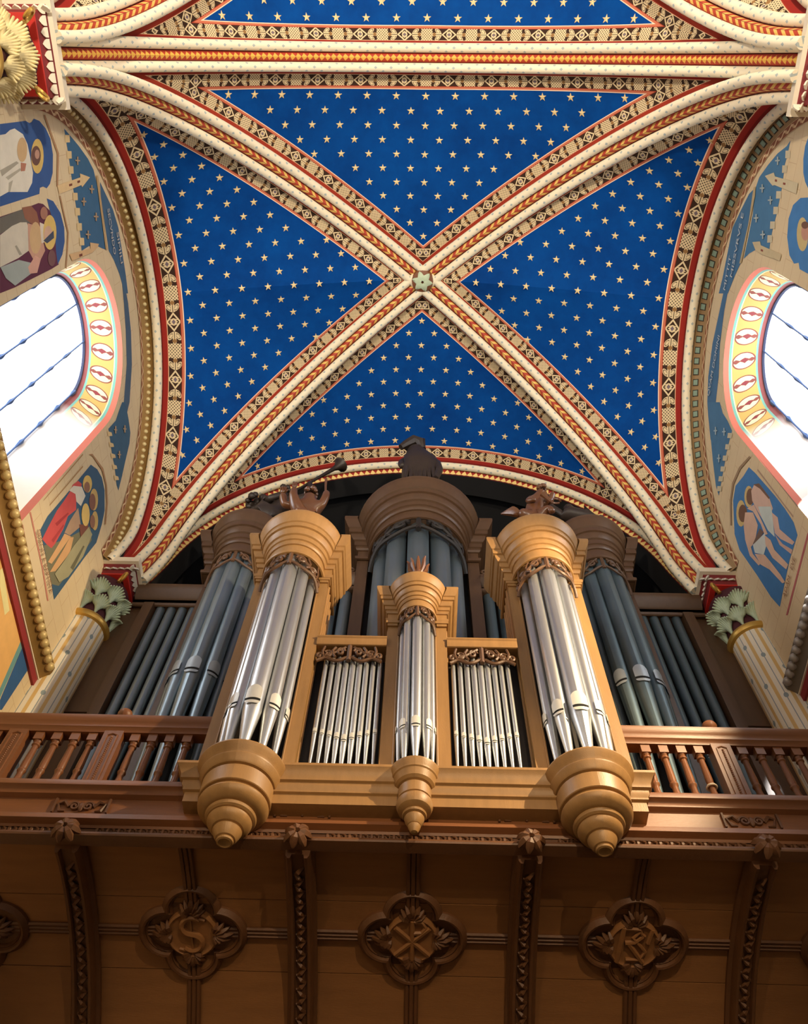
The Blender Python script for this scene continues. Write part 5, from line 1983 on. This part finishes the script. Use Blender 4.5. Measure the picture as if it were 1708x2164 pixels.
        ((222,190,172), [(4.693,9.831),(4.619,9.623),(4.618,9.35),(4.688,9.177),(4.799,9.211),(4.948,9.363),(4.928,9.585),(4.894,9.788),(4.8,9.879)]),
        ((126,96,78), [(4.702,9.863),(4.609,9.7),(4.615,9.318),(4.644,9.335),(4.654,9.638)]),
        ((206,218,212), [(4.872,9.583),(4.694,9.239),(4.759,9.135),(4.898,9.023),(4.955,8.957),(4.981,9.173),(4.941,9.401)]),
        ((222,188,170), [(4.742,9.178),(4.714,9.0),(4.808,8.883),(4.743,8.467),(4.796,8.495),(4.894,8.802),(4.915,8.981)]),
        ((210,176,160), [(4.925,8.975),(4.916,8.726),(4.844,8.467),(4.901,8.464),(4.967,8.791)]),
        ((214,190,130), [(5.131,9.891),(5.193,9.868),(5.258,9.871),(5.315,9.898),(5.356,9.946),(5.375,10.008),(5.368,10.075),(5.336,10.135),(5.284,10.181),(5.22,10.204),(5.154,10.2),(5.096,10.171),(5.056,10.121),(5.039,10.059),(5.048,9.993),(5.08,9.934)]),
        ((122,90,72), [(5.109,9.85),(5.152,9.837),(5.199,9.847),(5.243,9.876),(5.277,9.921),(5.297,9.976),(5.298,10.032),(5.281,10.08),(5.248,10.113),(5.204,10.125),(5.156,10.115),(5.112,10.084),(5.078,10.038),(5.06,9.983),(5.059,9.928),(5.077,9.881)]),
        ((226,192,168), [(5.129,9.915),(5.008,9.684),(5.073,9.466),(5.298,9.442),(5.415,9.521),(5.425,9.742),(5.296,9.875)]),
        ((226,192,168), [(5.055,9.882),(4.908,9.706),(4.992,9.268),(5.022,9.149),(5.075,9.22),(5.018,9.391),(4.997,9.691)]),
        ((122,102,92), [(5.351,9.485),(5.075,9.394),(5.059,9.264),(5.289,9.376)]),
        ((216,226,222), [(5.362,9.478),(5.055,9.232),(5.149,9.109),(5.297,9.125),(5.415,9.374)]),
        ((226,192,168), [(5.075,9.22),(5.041,9.038),(5.086,8.881),(5.041,8.472),(5.117,8.488),(5.195,8.883),(5.164,9.134)]),
        ((226,192,168), [(5.426,9.368),(5.282,9.1),(5.265,8.909),(5.25,8.596),(5.258,8.438),(5.31,8.499),(5.361,8.886),(5.447,9.142)]),
        ((226,192,168), [(5.425,9.742),(5.372,9.621),(5.458,9.422),(5.437,9.148),(5.489,9.188),(5.528,9.492)]),
        ((160,134,104), [(4.431,10.094),(4.435,10.148),(4.708,10.396),(4.996,10.515),(5.243,10.475),(5.522,10.29),(5.496,10.242),(5.215,10.42),(4.979,10.45),(4.709,10.336)]),
    ]),
    ('painted_border_lines', 1, [
        ((186,104,104), [(4.503,8.241),(4.48,8.2),(5.553,8.207),(5.58,8.246)]),
        ((176,150,130), [(4.341,9.891),(4.339,9.857),(4.352,8.577),(4.373,8.594)]),
        ((176,150,130), [(4.492,9.839),(4.471,9.823),(4.506,8.633),(4.524,8.64)]),
    ]),
]
INSCRIPTIONS = [
    ('SECVNDO', -1, (1.77, 11.906), (2.364, 11.895)),
    ('SIMILI', -1, (2.114, 12.129), (2.533, 12.123)),
    ('SIMEON A BAPTISTA', -1, (4.616, 8.215), (5.439, 8.203)),
    ('MISSVRVS E', 1, (2.577, 11.934), (1.742, 11.946)),
    ('MITTIT', 1, (2.792, 12.111), (2.332, 12.118)),
    ('ADAM   EVE', 1, (5.406, 8.346), (4.875, 8.356)),
    ('QVAM DOMINI', 1, (4.294, 11.914), (3.402, 12.075)),
]

for gi, (name, sx, items) in enumerate(MURALS):
    V, F, M_, ms = [], [], [], []
    for k, (rgb, pts) in enumerate(items):
        pm_ = paint(rgb, 0.8, 0.16, 5.0)
        if pm_ not in ms:
            ms.append(pm_)
        n = len(V)
        x = sx * (XWALL - 0.0025 - 0.0004 * k - (0.002 if 'battlements' in name else 0.0))
        V += [(x, y, z) for y, z in pts]
        F.append(tuple(range(n, n + len(pts))))
        M_.append(ms.index(pm_))
    link(name, mkmesh(name, V, F, ms, midx=M_, smooth=False), WALLS[sx])
LETT = {-1: paint((196, 190, 178), 0.8), 1: paint((196, 204, 206), 0.8)}
for txt, sx, a, b_ in INSCRIPTIONS:
    V, F = text_mesh(txt, 0.13, 0.0, 'lettering')
    xs = [v.x for v in V]
    wd = max(xs) - min(xs)
    L = abs(b_[0] - a[0])
    k = L / wd
    cy, cz = (a[0] + b_[0]) / 2, (a[1] + b_[1]) / 2
    hz = 1.0 if 'ADAM' not in txt and 'SIMEON' not in txt else 0.8
    VV = [(sx * (XWALL - 0.022), cy - sx * v.x * k, cz + v.y * hz) for v in V]
    lm = LETT[sx] if 'ADAM' not in txt and 'SIMEON' not in txt else paint((150, 104, 74), 0.8)
    link('lettering', mkmesh('lettering', VV, F, lm, smooth=False), WALLS[sx])

# ------------------------------------------------------------------ carved statues


def skin(name, pts, edges, mt, parent=None, sub=2):
    """pts: list of (x,y,z,r); grown into one continuous surface"""
    me = bpy.data.meshes.new(name)
    me.from_pydata([p[:3] for p in pts], edges, [])
    o = bpy.data.objects.new(name, me)
    COL.objects.link(o)
    sk = o.modifiers.new('skin', 'SKIN')
    sk.use_smooth_shade = True
    for i, p in enumerate(pts):
        me.skin_vertices[0].data[i].radius = (p[3], p[3])
    me.skin_vertices[0].data[0].use_root = True
    sb = o.modifiers.new('sub', 'SUBSURF')
    sb.levels = sub
    sb.render_levels = sub
    dg = bpy.context.evaluated_depsgraph_get()
    nm = bpy.data.meshes.new_from_object(o.evaluated_get(dg))
    bpy.data.objects.remove(o, do_unlink=True)
    nm.materials.clear()
    nm.materials.append(mt)
    nm.polygons.foreach_set('use_smooth', np.ones(len(nm.polygons), dtype=bool))
    return link(name, nm, parent)


def statue(name, loc, label, group='carved figures on the organ towers'):
    e = empty(name, loc)
    return tag(e, label, 'statue', group)


def curls(m, c, R_, n, r, seed):
    rnd = random.Random(seed)
    for i in range(n):
        a = rnd.uniform(0, 2 * PI)
        t = rnd.uniform(-0.1, 1)
        q = math.sqrt(max(0, 1 - t * t))
        m.ball((c[0] + R_ * q * math.cos(a), c[1] + R_ * q * math.sin(a), c[2] + R_ * t), r * rnd.uniform(0.7, 1.2), 7, 5)


def wing(m, root, tip, spread, n=7, w0=0.03):
    root, tip, spread = Vector(root), Vector(tip), Vector(spread)
    for i in range(n):
        t = i / (n - 1)
        d = (tip - root) * (1 - 0.35 * t) + spread * t
        pts = [root + d * s + Vector((0, 0, 0.05 * math.sin(PI * s))) for s in (0.0, 0.3, 0.6, 0.85, 1.0)]
        m.tube(pts, [w0 * 0.6, w0, w0, w0 * 0.8, w0 * 0.3], 6)


# trumpet angel on the left great tower
A = statue('trumpet_angel', (-2.3, 6.0, 10.93), 'dark carved angel blowing a long raised trumpet, left of the centre tower')
DY_, DZ_, RS_ = -0.02, 0.03, 1.2
skin('body', [(p[0], p[1] + DY_, p[2] + DZ_, p[3] * RS_) for p in [(-2.28, 6.0, 11.12, 0.16), (-2.22, 6.0, 11.35, 0.15), (-2.15, 5.98, 11.52, 0.12), (-2.10, 5.96, 11.66, 0.06), (-2.07, 5.94, 11.80, 0.105),
              (-1.96, 5.95, 11.54, 0.065), (-1.74, 5.95, 11.70, 0.05), (-1.68, 5.95, 11.92, 0.045), (-1.74, 5.95, 12.22, 0.04),
              (-2.30, 5.94, 11.48, 0.06), (-2.22, 5.82, 11.40, 0.045), (-2.02, 5.84, 11.60, 0.04),
              (-2.35, 5.95, 10.98, 0.15), (-2.15, 5.95, 10.98, 0.14)]],
     [(0, 1), (1, 2), (2, 3), (3, 4), (2, 5), (5, 6), (6, 7), (7, 8), (2, 9), (9, 10), (10, 11), (0, 12), (0, 13)], SCULPD, A)
m = MB()
m.tube([(-2.0, 5.92, 11.72), (-1.86, 5.94, 11.98), (-1.60, 5.95, 12.42), (-1.40, 5.95, 12.74)], [0.016, 0.018, 0.026, 0.036], 10)
m.tube([(-1.40, 5.95, 12.74), (-1.33, 5.95, 12.85), (-1.30, 5.95, 12.90)], [0.036, 0.07, 0.13], 12, cap=False)
m.V = [(v[0], v[1] + DY_, v[2] + DZ_) for v in m.V]
m.obj('trumpet', SCULPD, A)
m = MB()
curls(m, (-2.08, 5.96, 11.84), 0.10, 16, 0.045, 1)
m.V = [(v[0], v[1] + DY_, v[2] + DZ_) for v in m.V]
m.obj('hair', SCULPD, A)
m = MB()
wing(m, (-2.30, 6.05, 11.35), (-2.62, 6.1, 11.72), (-0.02, 0, -0.35), 7, 0.06)
curls(m, (-2.46, 6.0, 11.52), 0.15, 22, 0.06, 2)
m.V = [(v[0], v[1] + DY_, v[2] + DZ_) for v in m.V]
m.obj('wing', SCULPD, A)

# reclining figure with a staff on the left front tower
B = statue('reclining_figure', (-1.40, 5.0, 8.92), 'brown carved reclining figure with raised feet and a staff on the left front tower')
DY_, DZ_, RS_ = -0.06, 0.2, 1.12
skin('body', [(p[0], p[1] + DY_, p[2] + DZ_, p[3] * RS_) for p in [(-1.36, 5.08, 9.02, 0.12), (-1.38, 4.98, 9.14, 0.12), (-1.36, 4.92, 9.30, 0.08), (-1.36, 4.88, 9.42, 0.085),
              (-1.20, 4.92, 9.18, 0.055), (-1.16, 4.86, 9.32, 0.045), (-1.16, 4.86, 9.44, 0.04),
              (-1.54, 4.95, 9.20, 0.06), (-1.66, 4.90, 9.16, 0.045), (-1.70, 4.86, 9.36, 0.045),
              (-1.50, 4.90, 9.10, 0.08), (-1.56, 4.82, 9.28, 0.05), (-1.56, 4.80, 9.42, 0.035),
              (-1.62, 4.98, 9.0, 0.075)]],
     [(0, 1), (1, 2), (2, 3), (1, 4), (4, 5), (5, 6), (1, 7), (7, 8), (8, 9), (0, 10), (10, 11), (11, 12), (0, 13)], SCULP, B)
m = MB()
curls(m, (-1.36, 4.90, 9.44), 0.085, 20, 0.034, 3)
m.V = [(v[0], v[1] + DY_, v[2] + DZ_) for v in m.V]
m.obj('hair', SCULP, B)
m = MB().tube([(-1.165, 4.85, 9.36), (-1.19, 4.85, 9.60), (-1.205, 4.85, 9.80)], [0.013, 0.014, 0.017], 8)
m.V = [(v[0], v[1] + DY_, v[2] + DZ_) for v in m.V]
m.obj('staff', SCULP, B)
m = MB()
m.ball((-1.56, 4.78, 9.46), 0.045, 8, 6, sc=(0.8, 0.6, 1.3))
for k in range(4):
    m.ball((-1.585 + 0.018 * k, 4.775, 9.525 - 0.003 * k), 0.012, 6, 5)
m.V = [(v[0], v[1] + DY_, v[2] + DZ_) for v in m.V]
m.obj('foot', SCULP, B)
m = MB()
m.ball((-1.70, 4.85, 9.40), 0.04, 8, 6)
for k in range(4):
    m.tube([(-1.73 + 0.02 * k, 4.83, 9.40), (-1.735 + 0.022 * k, 4.81, 9.44), (-1.725 + 0.018 * k, 4.815, 9.47)], 0.010, 6)
m.tube([(-1.665, 4.84, 9.39), (-1.645, 4.825, 9.43)], 0.011, 6)
m.V = [(v[0], v[1] + DY_, v[2] + DZ_) for v in m.V]
m.obj('hand', SCULP, B)

m = MB()
m.lathe([(0.30, 8.90), (0.30, 8.94), (0.24, 9.0), (0.22, 9.10), (0.16, 9.22), (0.0, 9.26)], (-1.40, 5.0), 20)
curls(m, (-1.40, 5.0, 9.08), 0.2, 26, 0.06, 11)
m.obj('cloud_base', SCULP, B)

# robed figure on the centre great tower
Cc = statue('robed_figure', (0, 5.85, 11.36), 'black robed figure bending forward on top of the centre great tower')
DY_, DZ_, RS_ = -0.2, -0.06, 1.1
skin('body', [(p[0], p[1] + DY_, p[2] + DZ_, p[3] * RS_) for p in [(0.02, 5.86, 11.60, 0.28), (0.02, 5.84, 11.95, 0.29), (0.0, 5.78, 12.28, 0.27), (-0.05, 5.72, 12.50, 0.16), (-0.10, 5.66, 12.68, 0.13),
              (-0.22, 5.76, 12.36, 0.075), (-0.28, 5.70, 12.14, 0.06), (-0.25, 5.64, 11.90, 0.05),
              (0.20, 5.78, 12.30, 0.08), (0.26, 5.72, 12.02, 0.06), (0.18, 5.64, 11.80, 0.05),
              (-0.12, 5.74, 11.42, 0.10), (0.12, 5.74, 11.42, 0.10)]],
     [(0, 1), (1, 2), (2, 3), (3, 4), (2, 5), (5, 6), (6, 7), (2, 8), (8, 9), (9, 10), (0, 11), (0, 12)], SCULPD, Cc)
m = MB()
pts = [(-0.30, 5.62, 12.58), (-0.22, 5.60, 12.66), (-0.10, 5.58, 12.78), (0.02, 5.60, 12.74), (0.05, 5.66, 12.62)]
m.tube(pts, [0.05, 0.07, 0.09, 0.09, 0.05], 8)
curls(m, (-0.10, 5.68, 12.72), 0.10, 18, 0.05, 5)
m.V = [(v[0], v[1] + DY_, v[2] + DZ_) for v in m.V]
m.obj('hood', SCULPD, Cc)
m = MB()
m.tube([(0.24, 5.62, 11.45), (0.30, 5.62, 11.75), (0.27, 5.62, 12.02), (0.24, 5.62, 12.12)], [0.05, 0.06, 0.055, 0.03], 6)
m.V = [(v[0], v[1] + DY_, v[2] + DZ_) for v in m.V]
m.obj('harp_frame', SCULPD, Cc)
m = MB()
for i in range(7):
    x = -0.20 + 0.07 * i
    m.tube([(x, 5.62, 11.45), (x * 0.9, 5.60, 11.75), (x * 0.75, 5.62, 12.1)], [0.028, 0.034, 0.02], 6)
m.V = [(v[0], v[1] + DY_, v[2] + DZ_) for v in m.V]
m.obj('robe_folds', SCULPD, Cc)

# winged child on the right front tower
D = statue('winged_child', (1.42, 5.0, 8.92), 'glossy brown winged child leaning with a horn on the right front tower')
DY_, DZ_, RS_ = -0.04, 0.12, 1.1
skin('body', [(p[0], p[1] + DY_, p[2] + DZ_, p[3] * RS_) for p in [(1.40, 4.98, 9.05, 0.11), (1.41, 4.92, 9.22, 0.10), (1.45, 4.86, 9.40, 0.085), (1.50, 4.82, 9.50, 0.045), (1.55, 4.79, 9.57, 0.07),
              (1.38, 4.84, 9.42, 0.045), (1.33, 4.80, 9.28, 0.035), (1.42, 4.74, 9.22, 0.03),
              (1.54, 4.88, 9.36, 0.05), (1.62, 4.82, 9.34, 0.04), (1.66, 4.76, 9.46, 0.035),
              (1.30, 4.88, 9.02, 0.08), (1.20, 4.80, 9.06, 0.055), (1.48, 4.86, 9.00, 0.08), (1.56, 4.78, 9.08, 0.055), (1.60, 4.80, 8.98, 0.04)]],
     [(0, 1), (1, 2), (2, 3), (3, 4), (2, 5), (5, 6), (6, 7), (2, 8), (8, 9), (9, 10), (0, 11), (11, 12), (0, 13), (13, 14), (14, 15)], SCULP, D)
m = MB()
curls(m, (1.55, 4.80, 9.60), 0.06, 14, 0.028, 6)
m.V = [(v[0], v[1] + DY_, v[2] + DZ_) for v in m.V]
m.obj('hair', SCULP, D)
m = MB()
wing(m, (1.26, 4.92, 9.06), (0.98, 4.80, 8.94), (0.05, 0.0, 0.22), 7, 0.03)
m.V = [(v[0], v[1] + DY_, v[2] + DZ_) for v in m.V]
m.obj('wing', SCULP, D)
m = MB()
ring = [(1.66 + 0.06 * math.cos(a), 4.76, 9.22 + 0.06 * math.sin(a)) for a in [2 * PI * k / 20 for k in range(18)]]
m.tube(ring, 0.014, 7)
m.tube([(1.60, 4.76, 9.20), (1.55, 4.74, 9.28), (1.52, 4.72, 9.33)], [0.014, 0.03, 0.05], 8)
m.V = [(v[0], v[1] + DY_, v[2] + DZ_) for v in m.V]
m.obj('horn', SCULP, D)

m = MB()
m.lathe([(0.28, 8.90), (0.28, 8.94), (0.2, 9.0), (0.16, 9.08), (0.0, 9.12)], (1.42, 5.0), 20)
m.obj('cloud_base', SCULP, D)

# coiled ornament and figure on the right great tower
Ee = statue('horn_bearer', (2.3, 6.0, 10.93), 'blackened figure with a coiled ring horn behind the right front tower')
DY_, DZ_, RS_ = -0.02, 0.06, 1.2
skin('body', [(p[0], p[1] + DY_, p[2] + DZ_, p[3] * RS_) for p in [(2.35, 6.0, 11.05, 0.15), (2.30, 5.98, 11.22, 0.13), (2.25, 5.94, 11.36, 0.06), (2.22, 5.92, 11.46, 0.08), (2.12, 5.95, 11.25, 0.05), (2.0, 5.92, 11.38, 0.045), (1.95, 5.92, 11.55, 0.04), (2.5, 5.98, 11.10, 0.10), (2.62, 5.98, 11.06, 0.08)]],
     [(0, 1), (1, 2), (2, 3), (1, 4), (4, 5), (5, 6), (0, 7), (7, 8)], SCULPD, Ee)
m = MB()
m.tube([(1.88 + 0.11 * math.cos(a), 5.93, 11.72 + 0.13 * math.sin(a)) for a in [2 * PI * k / 24 for k in range(25)]], 0.036, 8)
m.V = [(v[0], v[1] + DY_, v[2] + DZ_) for v in m.V]
m.obj('coiled_horn', SCULPD, Ee)
m = MB()
curls(m, (2.55, 6.0, 11.02), 0.14, 16, 0.06, 8)
m.V = [(v[0], v[1] + DY_, v[2] + DZ_) for v in m.V]
m.obj('foliage', SCULPD, Ee)

# leafy finial on the centre front tower
Fi = empty('leaf_finial', (0, 5.0, 7.86))
tag(Fi, 'small carved leafy finial standing on the centre front tower', 'finial')
m = MB().lathe([(0.10, 7.865), (0.10, 7.89), (0.05, 7.92), (0.035, 7.96), (0.06, 8.0), (0.07, 8.05), (0.045, 8.09), (0.0, 8.10)], (0, 4.99), 16)
m.obj('urn', SCULP, Fi)
for k in range(9):
    a = 2 * PI * k / 9
    m = MB()
    h_ = 8.22 + 0.05 * (k % 2)
    m.tube([(0.04 * math.sin(a), 4.99 - 0.04 * math.cos(a), 8.0), (0.09 * math.sin(a), 4.99 - 0.09 * math.cos(a), 8.10), (0.10 * math.sin(a), 4.99 - 0.10 * math.cos(a), h_ - 0.05), (0.125 * math.sin(a), 4.99 - 0.125 * math.cos(a), h_)], [0.014, 0.026, 0.02, 0.008], 6)
    m.obj('leaf', SCULP, Fi)
m = MB().tube([(0, 4.99, 8.08), (0, 4.99, 8.25), (0.005, 4.99, 8.36)], [0.03, 0.028, 0.01], 8)
m.obj('bud', SCULP, Fi)

# white tape round one baluster of the right balustrade
tp = MB().tube([(2.485 + 0.040 * math.cos(a), GYF + 0.06 + 0.040 * math.sin(a), 5.345) for a in [2 * PI * k / 16 for k in range(17)]], 0.010, 6, cap=False)
o = tp.obj('white_tape', CREAMP)
tag(o, 'white tape tied round a baluster near the right pilaster', 'tape')
